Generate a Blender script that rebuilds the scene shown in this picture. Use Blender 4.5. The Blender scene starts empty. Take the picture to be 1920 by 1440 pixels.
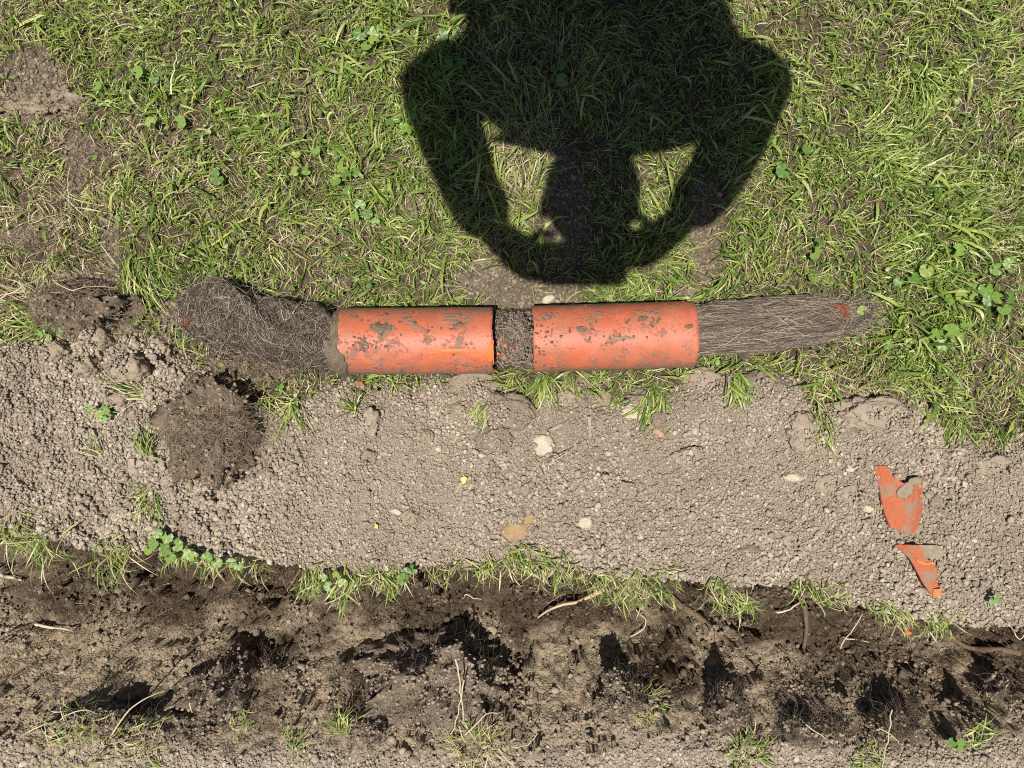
import bpy, bmesh, math, random
import numpy as np
from mathutils import Vector, Matrix, noise as mnoise

SC = bpy.context.scene
COL = SC.collection
rng = np.random.default_rng(7)
random.seed(7)

# ------------------------------------------------------------------ camera, sky, sun, exposure
CAM_H = 1.35                    # lens height above the lawn (m)
PPM = 1090.0                    # photo pixels per metre on the lawn
SUN_DX, SUN_DY = 0.0884, 0.1495  # shadow shift per metre of height
cam_d = bpy.data.cameras.new('camera')
cam = bpy.data.objects.new('camera', cam_d); COL.objects.link(cam)
cam.location = (0, 0, CAM_H); cam.rotation_euler = (0, 0, 0)
cam_d.sensor_width = 36.0
cam_d.lens = 36.0 * CAM_H / (1920.0 / PPM)
cam_d.clip_start = 0.01; cam_d.clip_end = 500
SC.camera = cam

w = bpy.data.worlds.new('World'); SC.world = w; w.use_nodes = True
nt = w.node_tree
bg = nt.nodes['Background']
sky = nt.nodes.new('ShaderNodeTexSky'); sky.sky_type = 'NISHITA'; sky.sun_disc = False
sun_dir = Vector((-SUN_DX, -SUN_DY, 1.0)).normalized()
sky.sun_elevation = math.asin(sun_dir.z)
sky.sun_rotation = math.atan2(sun_dir.x, sun_dir.y)
nt.links.new(sky.outputs[0], bg.inputs[0]); bg.inputs[1].default_value = 0.05
sd = bpy.data.lights.new('sun', 'SUN'); sd.energy = 5.0; sd.angle = math.radians(0.53); sd.color = (1.0, 0.955, 0.88)
sun = bpy.data.objects.new('sun', sd); COL.objects.link(sun)
sun.location = sun_dir * 20
sun.rotation_euler = sun_dir.to_track_quat('Z', 'Y').to_euler()
SC.view_settings.view_transform = 'Standard'; SC.view_settings.look = 'None'
SC.view_settings.exposure = 0.48; SC.view_settings.gamma = 1.0
SC.view_settings.use_curve_mapping = False
SC.render.engine = 'CYCLES'
SC.cycles.max_bounces = 6; SC.cycles.diffuse_bounces = 3; SC.cycles.glossy_bounces = 2
SC.cycles.transmission_bounces = 3; SC.cycles.transparent_max_bounces = 4
SC.cycles.use_denoising = False
SC.cycles.filter_width = 1.05

# ------------------------------------------------------------------ helpers: noise
def _hash(ix, iy, seed):
    h = (ix.astype(np.int64) * 374761393 + iy.astype(np.int64) * 668265263 + seed * 974634599) & 0xFFFFFFFF
    h = ((h ^ (h >> 13)) * 1274126177) & 0xFFFFFFFF
    h = ((h ^ (h >> 16)) * 2246822519) & 0xFFFFFFFF
    return ((h ^ (h >> 15)) & 0xFFFFFF) / float(0x1000000)

def vnoise(x, y, seed=0):
    """value noise in -1..1"""
    ix = np.floor(x); iy = np.floor(y)
    fx = x - ix; fy = y - iy
    fx = fx * fx * fx * (fx * (fx * 6 - 15) + 10); fy = fy * fy * fy * (fy * (fy * 6 - 15) + 10)
    a = _hash(ix, iy, seed); b = _hash(ix + 1, iy, seed)
    c = _hash(ix, iy + 1, seed); d = _hash(ix + 1, iy + 1, seed)
    return 2 * ((a * (1 - fx) + b * fx) * (1 - fy) + (c * (1 - fx) + d * fx) * fy) - 1

def fbm(x, y, seed=0, octv=4, gain=0.5):
    s = np.zeros_like(x, dtype=float); a = 1.0; t = 0.0
    for o in range(octv):
        s += a * vnoise(x * 2 ** o + 13.7 * o, y * 2 ** o - 7.3 * o, seed + o); t += a; a *= gain
    return s / t

def worley(x, y, seed=0):
    """distance to nearest and second nearest feature, plus a random id of the nearest cell"""
    ix = np.floor(x); iy = np.floor(y)
    d1 = np.full_like(x, 9.0, dtype=float); d2 = d1.copy(); idn = np.zeros_like(d1); oy_ = np.zeros_like(d1)
    for ox in (-1, 0, 1):
        for oy in (-1, 0, 1):
            cx = ix + ox; cy = iy + oy
            ey = cy + _hash(cx, cy, seed + 5) - y
            d = np.hypot(cx + _hash(cx, cy, seed) - x, ey)
            rid = _hash(cx, cy, seed + 9)
            near = d < d1
            d2 = np.where(near, d1, np.minimum(d2, d))
            idn = np.where(near, rid, idn); oy_ = np.where(near, -ey, oy_); d1 = np.where(near, d, d1)
    return d1, d2, idn, oy_

def sstep(a, b, t):
    t = np.clip((t - a) / (b - a), 0, 1)
    return t * t * (3 - 2 * t)

# ------------------------------------------------------------------ helpers: the lie of the land (photo pixels on the lawn plane)
UPX = [-900, 0, 120, 200, 300, 380, 470, 560, 640, 700, 800, 870, 930, 1000, 1040, 1100, 1180, 1250, 1300, 1350, 1400, 1480, 1530, 1570, 1640, 1720, 1760, 1850, 1920, 2900]
UPY = [600, 655, 625, 600, 640, 690, 765, 745, 722, 722, 716, 706, 715, 735, 722, 735, 752, 735, 705, 712, 700, 715, 775, 745, 738, 745, 800, 828, 812, 840]
RMX = [-900, 0, 50, 120, 220, 320, 400, 480, 600, 750, 870, 950, 1050, 1150, 1250, 1350, 1430, 1500, 1600, 1700, 1800, 1920, 2900]
RMY = [955, 985, 1000, 1012, 1028, 1022, 1040, 1046, 1064, 1066, 1058, 1046, 1056, 1080, 1076, 1096, 1086, 1092, 1126, 1150, 1166, 1158, 1180]
LWX = [-900, 0, 200, 400, 600, 900, 1100, 1250, 1400, 1700, 1920, 2900]
LWY = [1360, 1395, 1395, 1410, 1405, 1425, 1400, 1375, 1395, 1410, 1390, 1380]

def px_of(x): return 960 + np.asarray(x) * PPM
def py_of(y): return 720 - np.asarray(y) * PPM

def masks(x, y):
    px = px_of(x); py = py_of(y)
    n1 = fbm(x * 14, y * 14, 31, 3); n2 = fbm(x * 55, y * 55, 37, 2)
    up = np.interp(px, UPX, UPY) + 20 * n1 + 12 * n2
    rim = np.interp(px, RMX, RMY) + 9 * n1 + 7 * n2
    low = np.interp(px, LWX, LWY) + 18 * n1 + 8 * n2
    return px, py, up, rim, low

def height(x, y):
    x = np.asarray(x, float); y = np.asarray(y, float)
    px, py, up, rim, low = masks(x, y)
    z = 0.010 * fbm(x * 3.2, y * 3.2, 3, 3) + 0.004 * fbm(x * 22, y * 22, 5, 3)
    # spread spoil
    s_in = sstep(-4, 46, py - up) * (1 - sstep(-6, 16, py - rim))
    left = 1 - sstep(380, 620, px)
    d1, d2, rid, _o = worley(x * 26, y * 26, 61)
    clod = np.clip(1 - d1 * 1.25, 0, 1) ** 0.6 * (0.25 + 0.75 * rid)
    e1, e2, rie, _o = worley(x * 62, y * 62, 63)
    cl2 = np.sqrt(np.clip(1 - (e1 * 1.15) ** 2, 0, 1)) * rie
    heap = 0.016 + 0.009 * fbm(x * 8, y * 8, 11, 3) + clod * (0.009 + 0.016 * left) + cl2 * (0.0035 + 0.004 * left)
    z = z + s_in * heap
    # bank beyond the trench
    b_in = sstep(-10, 30, py - low)
    z = z + b_in * (0.004 + 0.010 * fbm(x * 10, y * 10, 15, 3) + clod * 0.007 + cl2 * 0.004)
    # trench
    t = (py - rim) / np.maximum(low - rim, 50)
    drop = sstep(0.0, 0.07, t); rise = sstep(0.50, 1.02, t)
    tin = drop * (1 - sstep(0.92, 1.05, t))
    q = x * 0.80 + y * 0.60; r = -x * 0.60 + y * 0.80
    rid1 = 1 - np.abs(fbm(q * 9, r * 16, 21, 3)) * 2
    lump = 0.020 * fbm(x * 7, y * 9, 23, 3) + 0.013 * rid1
    wq = 0.45 * fbm(x * 26, y * 26, 2, 3)
    f1, f2, rif, fo = worley(q * 12 + wq, r * 21 + wq, 65)
    f1b, f2b, rib, fob = worley(x * 34 + 1.2 * wq, y * 46 + 0.4 * fbm(x * 60, y * 60, 4, 2), 66)
    f1c, f2c, ric, foc = worley(x * 85 + wq, y * 95, 67)
    lump = lump + rif ** 1.4 * (0.014 + 0.046 * fo) + rib ** 1.3 * (0.008 + 0.028 * fob) + ric ** 1.6 * (0.005 + 0.018 * foc) + 0.004 * fbm(x * 120, y * 120, 27, 3)
    ph = t * 2.7 + 0.9 * fbm(x * 4.5, y * 6, 71, 3)
    lump = lump - (ph - np.floor(ph)) * 0.026 * sstep(-0.25, 0.15, fbm(x * 5, y * 5, 73, 2))
    smear = sstep(0.42, 0.60, fbm(x * 4.2, y * 7.5, 91, 2)) * (1 - sstep(0.3, 0.55, t))
    z = z + drop * (1 - rise) * -0.155 + tin * (lump * (1 - 0.85 * smear) - 0.015)
    return z

def Z1(x, y): return float(height(np.array([x]), np.array([y]))[0])

def W(px, py, z=0.0):
    k = (CAM_H - z) / CAM_H
    return (px - 960) / PPM * k, (720 - py) / PPM * k

def on_ground(px, py):
    z = 0.0
    for _ in range(5):
        x, y = W(px, py, z); z = Z1(x, y)
    x, y = W(px, py, z)
    return x, y, z

# ------------------------------------------------------------------ helpers: meshes and tags
def raw_mesh(name, verts, faces, cols=None, smooth=True, attrs=None):
    verts = np.asarray(verts, np.float32); faces = np.asarray(faces, np.int32)
    me = bpy.data.meshes.new(name); k = faces.shape[1]; m = faces.shape[0]
    me.vertices.add(len(verts)); me.vertices.foreach_set('co', verts.ravel())
    me.loops.add(m * k); me.loops.foreach_set('vertex_index', faces.ravel())
    me.polygons.add(m); me.polygons.foreach_set('loop_start', np.arange(0, m * k, k, dtype=np.int32))
    me.update(calc_edges=True)
    if smooth: me.polygons.foreach_set('use_smooth', np.ones(m, bool))
    if cols is not None:
        a = me.attributes.new('tint', 'FLOAT_COLOR', 'POINT')
        c = np.ones((len(verts), 4), np.float32); c[:, :3] = cols
        a.data.foreach_set('color', c.ravel())
    for an, av in (attrs or {}).items():
        a = me.attributes.new(an, 'FLOAT', 'POINT'); a.data.foreach_set('value', np.asarray(av, np.float32))
    me.update()
    return me

def obj(name, me, mat=None, parent=None, loc=None, rot=None):
    o = bpy.data.objects.new(name, me); COL.objects.link(o)
    if mat is not None and me is not None and not me.materials: me.materials.append(mat)
    if parent: o.parent = parent
    if loc is not None: o.location = loc
    if rot is not None: o.rotation_euler = rot
    return o

def tag(o, label, cat, group=None, kind=None):
    o['label'] = label
    if cat: o['category'] = cat
    if group: o['group'] = group
    if kind: o['kind'] = kind
    return o

def empty(name, loc=(0, 0, 0), rot=(0, 0, 0)):
    o = bpy.data.objects.new(name, None); COL.objects.link(o); o.location = loc; o.rotation_euler = rot
    o.empty_display_size = 0.02
    return o

def blob(name, sx, sy, sz, rough=0.2, freq=3.0, seed=0, sub=3, flat=0.0, facet=False):
    """lumpy stone or clod; base at z = 0"""
    bm = bmesh.new(); bmesh.ops.create_icosphere(bm, subdivisions=sub, radius=1.0)
    off = Vector((seed * 3.17, seed * 1.91, seed * 0.77))
    for v in bm.verts:
        p = v.co.copy()
        n = mnoise.noise(p * freq * 0.5 + off) * 0.9 + mnoise.noise(p * freq + off) * 0.5 + mnoise.noise(p * freq * 2.3 + off) * 0.34 + mnoise.noise(p * freq * 5 + off) * 0.22 + mnoise.noise(p * freq * 11 + off) * 0.12
        if facet:
            c = mnoise.cell_vector(p * freq * 0.6 + off); n = n * 0.5 + (c.x - 0.5) * 0.8
        p *= 1 + rough * n
        if flat and p.z > 1 - flat: p.z = 1 - flat + (p.z - 1 + flat) * 0.25
        v.co = (p.x * sx, p.y * sy, p.z * sz + sz * 0.55)
    for f in bm.faces: f.smooth = True
    me = bpy.data.meshes.new(name); bm.to_mesh(me); bm.free()
    return me

def crumb_shape(rs, sub=2):
    """angular crumb: a ball cut by random planes, then roughened; radius about 1, numpy verts and triangles"""
    bm = bmesh.new(); bmesh.ops.create_icosphere(bm, subdivisions=sub, radius=1.0)
    N = [Vector((rs.gauss(0, 1), rs.gauss(0, 1), rs.gauss(0, 1))).normalized() for _ in range(rs.randint(9, 14))]
    D_ = [rs.uniform(.62, .95) for _ in N]; off = Vector((rs.uniform(0, 50), rs.uniform(0, 50), 0))
    st = (1.0, rs.uniform(.7, 1.0), rs.uniform(.6, .9))
    vs = []
    for v in bm.verts:
        p = v.co.normalized(); r = 1.05
        for n, d in zip(N, D_):
            c = p.dot(n)
            if c > .05: r = min(r, d / c)
        r *= 1 + .30 * mnoise.noise(p * 1.7 + off) + .24 * mnoise.noise(p * 4.0 + off)
        vs.append((p.x * r * st[0], p.y * r * st[1], p.z * r * st[2]))
    fs = [tuple(v.index for v in f.verts) for f in bm.faces]; bm.free()
    return np.array(vs), np.array(fs)
_crs = random.Random(99)
CRUMB1 = [crumb_shape(_crs, 1) for _ in range(10)]

def crumb_pile(name, pos, rad):
    """joined angular crumbs, one part"""
    V, F = [], []; o_ = 0
    for p, r in zip(pos, rad):
        vs, fs = CRUMB1[_crs.randrange(10)]; a = _crs.uniform(0, 6.28); c, s_ = math.cos(a), math.sin(a); b = _crs.uniform(0, 3); cb, sb = math.cos(b), math.sin(b)
        w_ = vs @ np.array([[c, -s_, 0], [s_, c, 0], [0, 0, 1]]) @ np.array([[1, 0, 0], [0, cb, -sb], [0, sb, cb]])
        V.append(w_ * r + np.array(p)); F.append(fs + o_); o_ += len(vs)
    return raw_mesh(name, np.concatenate(V), np.concatenate(F), smooth=False)

def tubes(P, R, sides=4):
    """P (N,K,3), R (N,K) -> verts, faces"""
    N, K, _ = P.shape
    T = np.gradient(P, axis=1); T /= np.linalg.norm(T, axis=2, keepdims=True) + 1e-9
    ref = np.zeros_like(T); ref[..., 2] = 1
    bad = np.abs(T[..., 2]) > 0.95; ref[bad] = (1, 0, 0)
    A = np.cross(T, ref); A /= np.linalg.norm(A, axis=2, keepdims=True) + 1e-9
    B = np.cross(T, A)
    ang = np.arange(sides) * 2 * np.pi / sides
    V = P[:, :, None, :] + R[:, :, None, None] * (np.cos(ang)[None, None, :, None] * A[:, :, None, :] + np.sin(ang)[None, None, :, None] * B[:, :, None, :])
    base = np.arange(N)[:, None, None] * (K * sides); k = np.arange(K - 1)[None, :, None] * sides; s = np.arange(sides)[None, None, :]
    s2 = (s + 1) % sides
    F = np.stack([base + k + s, base + k + s2, base + k + sides + s2, base + k + sides + s], -1).reshape(-1, 4)
    return V.reshape(-1, 3), F

def blades(x, y, z, head, L, wd, hmax, bend, roll, col, droop=0.75, K=5):
    """ribbon blades growing at x,y,z toward heading; arrays of N -> verts, faces, cols"""
    N = len(x)
    u = np.linspace(0, 1, K)[None, :]
    ang = head[:, None] + bend[:, None] * u
    seg = L[:, None] / (K - 1)
    cx = x[:, None] + np.concatenate([np.zeros((N, 1)), np.cumsum(np.cos(ang[:, :-1]) * seg, 1)], 1)
    cy = y[:, None] + np.concatenate([np.zeros((N, 1)), np.cumsum(np.sin(ang[:, :-1]) * seg, 1)], 1)
    pk = droop if np.ndim(droop) == 0 else np.asarray(droop)[:, None]
    cz = z[:, None] + hmax[:, None] * np.sin(np.clip(u / pk, 0, 2.2) * np.pi / 2) * (1 - 0.15 * u)
    wprof = np.array([0.55, 1.0, 0.95, 0.62, 0.06]) if K == 5 else np.interp(np.linspace(0, 1, K), [0, .25, .6, .85, 1], [.55, 1, .9, .6, .05])
    hw = 0.5 * wd[:, None] * wprof[None, :]
    nx = -np.sin(ang); ny = np.cos(ang)
    cr = np.cos(roll)[:, None]; sr = np.sin(roll)[:, None]
    V = np.empty((N, K, 2, 3))
    for i, s in enumerate((-1, 1)):
        V[:, :, i, 0] = cx + s * hw * nx * cr; V[:, :, i, 1] = cy + s * hw * ny * cr; V[:, :, i, 2] = cz + s * hw * sr
    base = np.arange(N)[:, None] * (2 * K); k = np.arange(K - 1)[None, :] * 2
    F = np.stack([base + k, base + k + 1, base + k + 3, base + k + 2], -1).reshape(-1, 4)
    C = np.repeat(np.repeat(col[:, None, None, :], K, 1), 2, 2)
    return V.reshape(-1, 3), F, C.reshape(-1, 3), (cx, cy, cz)

# ------------------------------------------------------------------ materials
class NB:
    def __init__(s, name):
        s.m = bpy.data.materials.new(name); s.m.use_nodes = True; s.t = s.m.node_tree; s.n = s.t.nodes; s.b = s.n['Principled BSDF']
    def new(s, t, **k):
        o = s.n.new(t)
        for a, v in k.items(): setattr(o, a, v)
        return o
    def link(s, a, b): s.t.links.new(a, b)
    def coord(s, kind='Object'):
        return s.new('ShaderNodeTexCoord').outputs[kind]
    def noise(s, scale, detail=4, rough=0.55, vec=None, dist=0.0):
        n = s.new('ShaderNodeTexNoise'); n.inputs['Scale'].default_value = scale; n.inputs['Detail'].default_value = detail
        n.inputs['Roughness'].default_value = rough; n.inputs['Distortion'].default_value = dist
        if vec is not None: s.link(vec, n.inputs['Vector'])
        return n.outputs['Fac']
    def ramp(s, fac, stops):
        r = s.new('ShaderNodeValToRGB'); e = r.color_ramp.elements
        while len(e) < len(stops): e.new(0.5)
        for i, (p, c) in enumerate(stops):
            e[i].position = p; e[i].color = (c if len(c) == 4 else (*c, 1)) if hasattr(c, '__len__') else (c, c, c, 1)
        s.link(fac, r.inputs[0]); return r.outputs[0]
    def mix(s, fac, a, b, mode='MIX'):
        m = s.new('ShaderNodeMix', data_type='RGBA', blend_type=mode)
        for sock, v in ((m.inputs[0], fac), (m.inputs[6], a), (m.inputs[7], b)):
            if hasattr(v, 'is_output'): s.link(v, sock)
            elif hasattr(v, '__len__'): sock.default_value = (*v, 1) if len(v) == 3 else v
            else: sock.default_value = v
        return m.outputs[2]
    def math(s, op, a, b=0.5):
        m = s.new('ShaderNodeMath', operation=op)
        for i, v in enumerate((a, b)):
            if hasattr(v, 'is_output'): s.link(v, m.inputs[i])
            else: m.inputs[i].default_value = v
        return m.outputs[0]
    def attr(s, name, kind='GEOMETRY'):
        a = s.new('ShaderNodeAttribute', attribute_name=name, attribute_type=kind); return a
    def bump(s, h, strength=0.5, dist=0.002, nrm=None):
        b = s.new('ShaderNodeBump'); b.inputs['Strength'].default_value = strength; b.inputs['Distance'].default_value = dist
        s.link(h, b.inputs['Height'])
        if nrm is not None: s.link(nrm, b.inputs['Normal'])
        return b.outputs[0]
    def out(s, col, rough=0.9, nrm=None, spec=0.2):
        if hasattr(col, 'is_output'): s.link(col, s.b.inputs['Base Color'])
        else: s.b.inputs['Base Color'].default_value = (*col, 1)
        if hasattr(rough, 'is_output'): s.link(rough, s.b.inputs['Roughness'])
        else: s.b.inputs['Roughness'].default_value = rough
        s.b.inputs['Specular IOR Level'].default_value = spec
        if nrm is not None: s.link(nrm, s.b.inputs['Normal'])
        return s.m

DRY = (0.37, 0.303, 0.230); DRY2 = (0.27, 0.216, 0.162); TAN = (0.36, 0.285, 0.195)
MOIST = (0.070, 0.049, 0.031); MOIST2 = (0.112, 0.081, 0.053)

def mat_ground():
    b = NB('soil and turf'); P = b.coord('Object')
    grit = b.noise(420, 3, 0.6, P); med = b.noise(70, 5, 0.6, P); big = b.noise(9, 4, 0.55, P)
    lawn = b.mix(b.ramp(med, [(0.35, 0.0), (0.7, 1.0)]), (0.055, 0.041, 0.028), (0.13, 0.10, 0.066))
    spoil = b.mix(b.ramp(grit, [(0.3, 0.0), (0.7, 1.0)]), DRY2, DRY)
    spoil = b.mix(b.ramp(big, [(0.4, 0.0), (0.75, 0.35)]), spoil, (0.17, 0.135, 0.10))
    dry = b.mix(b.ramp(grit, [(0.3, 0.0), (0.7, 1.0)]), (0.27, 0.21, 0.145), TAN)
    wet = b.mix(b.ramp(med, [(0.3, 0.0), (0.7, 1.0)]), MOIST, MOIST2)
    tren = b.mix(b.attr('moist').outputs['Fac'], dry, wet)
    c = b.mix(b.attr('spoil').outputs['Fac'], lawn, spoil)
    c = b.mix(b.attr('trench').outputs['Fac'], c, tren)
    far = b.mix(b.noise(40, 5, 0.7, P), (0.05, 0.085, 0.02), (0.17, 0.20, 0.07))
    c = b.mix(b.attr('far').outputs['Fac'], c, far)
    vo = b.new('ShaderNodeTexVoronoi'); vo.inputs['Scale'].default_value = 190; b.link(P, vo.inputs['Vector'])
    h = b.math('ADD', b.math('MULTIPLY', grit, 0.5), b.math('SUBTRACT', b.noise(150, 4, 0.65, P), b.math('MULTIPLY', vo.outputs['Distance'], 0.7)))
    rough = b.math('SUBTRACT', 0.97, b.math('MULTIPLY', b.attr('moist').outputs['Fac'], 0.22))
    return b.out(c, rough, b.bump(h, 1.0, 0.006), 0.12)

def mat_crumb(name, wet=False):
    b = NB(name); P = b.new('ShaderNodeNewGeometry').outputs['Position']
    r = b.new('ShaderNodeObjectInfo').outputs['Random']
    if not wet:
        c = b.ramp(r, [(0.0, (0.245, 0.197, 0.150)), (0.35, (0.345, 0.283, 0.216)), (0.8, (0.42, 0.349, 0.268)), (1.0, (0.57, 0.485, 0.38))])
        c = b.mix(b.ramp(b.noise(11, 4, 0.55, P), [(0.45, 0.0), (0.72, 0.5)]), c, (0.20, 0.152, 0.106))
    else:
        c1 = b.ramp(r, [(0.0, (0.21, 0.165, 0.115)), (0.6, (0.33, 0.265, 0.185)), (1.0, (0.43, 0.35, 0.25))])
        c2 = b.ramp(r, [(0.0, (0.065, 0.047, 0.032)), (0.8, (0.135, 0.098, 0.067)), (1.0, (0.25, 0.2, 0.14))])
        c = b.mix(b.attr('moist', 'INSTANCER').outputs['Fac'], c1, c2)
    n = b.noise(500, 3, 0.6, P)
    c = b.mix(b.ramp(n, [(0.3, 0.35), (0.7, 0.0)]), c, (0.12, 0.095, 0.07))
    return b.out(c, 0.95, b.bump(n, 0.8, 0.002), 0.15)

def mat_clod(name, c1, c2, speck=(0.42, 0.36, 0.28), rough=0.95, scale=90, bd=0.004):
    b = NB(name); P = b.coord('Object')
    n = b.noise(scale, 5, 0.65, P); g = b.noise(scale * 5, 2, 0.5, P)
    c = b.mix(b.ramp(n, [(0.32, 0.0), (0.68, 1.0)]), c1, c2)
    c = b.mix(b.ramp(g, [(0.66, 0.0), (0.72, 0.8)]), c, speck)
    h = b.math('ADD', n, b.math('MULTIPLY', g, 0.5))
    return b.out(c, rough, b.bump(h, 0.95, bd), 0.15)

def mat_tint(name, rough=0.5, spec=0.35, trans=0.3, bump=False):
    b = NB(name); a = b.attr('tint').outputs['Color']
    m = b.out(a, rough, None, spec)
    if trans:
        t = b.new('ShaderNodeBsdfTranslucent'); b.link(b.mix(1.0, a, (1.25, 1.2, 0.6), 'MULTIPLY'), t.inputs[0])
        mx = b.new('ShaderNodeMixShader'); mx.inputs[0].default_value = trans
        b.link(b.b.outputs[0], mx.inputs[1]); b.link(t.outputs[0], mx.inputs[2])
        b.link(mx.outputs[0], b.n['Material Output'].inputs[0])
    return m

def mat_pipe(name, seed, dirt_lo=0.52, mud=(0.12, 0.088, 0.06)):
    b = NB(name); P = b.coord('Object')
    mp = b.new('ShaderNodeMapping'); mp.inputs['Location'].default_value = (seed, seed * 2, 0); b.link(P, mp.inputs[0]); V = mp.outputs[0]
    base = b.mix(b.noise(14, 4, 0.6, V), (0.40, 0.076, 0.031), (0.49, 0.118, 0.046))
    film = b.ramp(b.noise(22, 6, 0.75, V), [(0.40, 0.0), (0.75, 0.6)])
    c = b.mix(film, base, (0.47, 0.195, 0.125))
    sc = b.new('ShaderNodeMapping'); sc.inputs['Scale'].default_value = (1.0, 3.0, 3.0); b.link(V, sc.inputs[0])
    streak = b.ramp(b.noise(60, 4, 0.7, sc.outputs[0]), [(0.56, 0.0), (0.72, 0.7)])
    c = b.mix(streak, c, (0.33, 0.10, 0.055))
    d = b.math('ADD', b.math('MULTIPLY', b.noise(32, 6, 0.72, V, 0.4), 0.75), b.math('MULTIPLY', b.noise(170, 3, 0.6, V), 0.30))
    dirt = b.ramp(d, [(dirt_lo - 0.04, 0.0), (dirt_lo, 0.55), (dirt_lo + 0.04, 1.0)])
    speck = b.ramp(b.noise(330, 2, 0.5, V), [(0.69, 0.0), (0.73, 0.85)])
    dm = b.math('MAXIMUM', dirt, speck)
    grime = b.ramp(b.noise(17, 7, 0.78, V, 0.6), [(0.42, 0.0), (0.66, 0.72)])
    c = b.mix(grime, c, (0.25, 0.105, 0.062))
    mudc = b.mix(b.noise(300, 3, 0.6, V), mud, (0.27, 0.205, 0.145))
    c = b.mix(dm, c, mudc)
    # mud gathered low on the sides of the tube (object +z is the top)
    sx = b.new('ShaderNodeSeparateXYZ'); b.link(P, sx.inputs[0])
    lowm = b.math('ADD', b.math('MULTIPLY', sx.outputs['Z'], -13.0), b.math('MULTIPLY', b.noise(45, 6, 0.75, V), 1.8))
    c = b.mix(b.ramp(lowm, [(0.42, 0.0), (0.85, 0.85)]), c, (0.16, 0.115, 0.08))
    rough = b.math('ADD', b.math('MULTIPLY', dm, 0.4), b.math('ADD', 0.52, b.math('MULTIPLY', film, 0.15)))
    h = b.math('ADD', b.math('MULTIPLY', dm, 0.8), b.math('MULTIPLY', b.noise(240, 3, 0.6, V), 0.3))
    return b.out(c, rough, b.bump(h, 0.7, 0.0022), 0.5)

def mat_plain(name, c, rough=0.7, spec=0.3):
    b = NB(name); P = b.coord('Object'); n = b.noise(60, 4, 0.6, P)
    return b.out(b.mix(n, tuple(v * 0.8 for v in c), tuple(min(1, v * 1.15) for v in c)), rough, b.bump(n, 0.3, 0.002), spec)

def mat_shard(name):
    b = NB(name); P = b.coord('Object')
    g = b.noise(420, 3, 0.7, P); n = b.noise(36, 4, 0.6, P)
    c = b.mix(b.ramp(g, [(0.3, 0.0), (0.55, 1.0)]), (0.22, 0.105, 0.065), (0.47, 0.125, 0.055))
    c = b.mix(b.ramp(n, [(0.50, 0.0), (0.62, 0.9)]), c, (0.26, 0.195, 0.135))
    return b.out(c, 0.9, b.bump(g, 0.9, 0.003), 0.15)

M = {}
M['ground'] = mat_ground()
M['crumb'] = mat_crumb('dry crumb'); M['tcrumb'] = mat_crumb('trench crumb', True)
M['clod'] = mat_clod('grey soil clod', (0.235, 0.185, 0.135), (0.345, 0.278, 0.205))
M['clod_dark'] = mat_clod('dark damp clod', (0.16, 0.124, 0.090), (0.24, 0.190, 0.140))
M['clod_brown'] = mat_clod('brown clod', (0.205, 0.155, 0.108), (0.30, 0.238, 0.172))
M['core'] = mat_clod('root filled soil', (0.050, 0.037, 0.027), (0.105, 0.079, 0.058), (0.24, 0.19, 0.15))
M['sod'] = mat_clod('turned sod', (0.13, 0.096, 0.066), (0.25, 0.19, 0.133), (0.36, 0.29, 0.21), bd=0.010)
M['sod_dark'] = mat_clod('root tuft soil', (0.15, 0.115, 0.082), (0.27, 0.212, 0.155), (0.42, 0.36, 0.28), bd=0.010)
M['grass'] = mat_tint('grass blade', 0.42, 0.4, 0.28)
M['fibre'] = mat_tint('root fibre', 0.75, 0.2, 0.0)
M['pipe_dirt'] = mat_clod('soil stuck on pipe', (0.10, 0.074, 0.050), (0.185, 0.142, 0.10), (0.44, 0.37, 0.27))
M['pale_stone'] = mat_clod('pale stone', (0.36, 0.305, 0.22), (0.50, 0.435, 0.33), (0.28, 0.22, 0.155), 0.85, 60)
M['ochre_stone'] = mat_clod('ochre stone', (0.25, 0.155, 0.075), (0.35, 0.25, 0.15), (0.20, 0.14, 0.08), 0.85, 50)
M['pink_stone'] = mat_clod('reddish pebble', (0.30, 0.165, 0.105), (0.42, 0.27, 0.185), (0.30, 0.22, 0.16), 0.8, 60)
M['wood'] = mat_clod('grey wood', (0.26, 0.205, 0.15), (0.38, 0.315, 0.24), (0.2, 0.16, 0.12), 0.9, 120)
M['pipe_a'] = mat_pipe('weathered orange pipe', 1.0, 0.595); M['pipe_b'] = mat_pipe('weathered orange pipe cleaner', 4.3, 0.612)
M['fresh'] = mat_plain('fresh orange break', (0.56, 0.14, 0.035), 0.65)
M['shard'] = mat_shard('gritty orange shard')
M['yellow_leaf'] = mat_plain('yellow leaf', (0.62, 0.40, 0.12), 0.6)
M['bark'] = mat_clod('brown root bark', (0.10, 0.07, 0.045), (0.17, 0.122, 0.08), (0.2, 0.15, 0.1), 0.85, 80)

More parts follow.
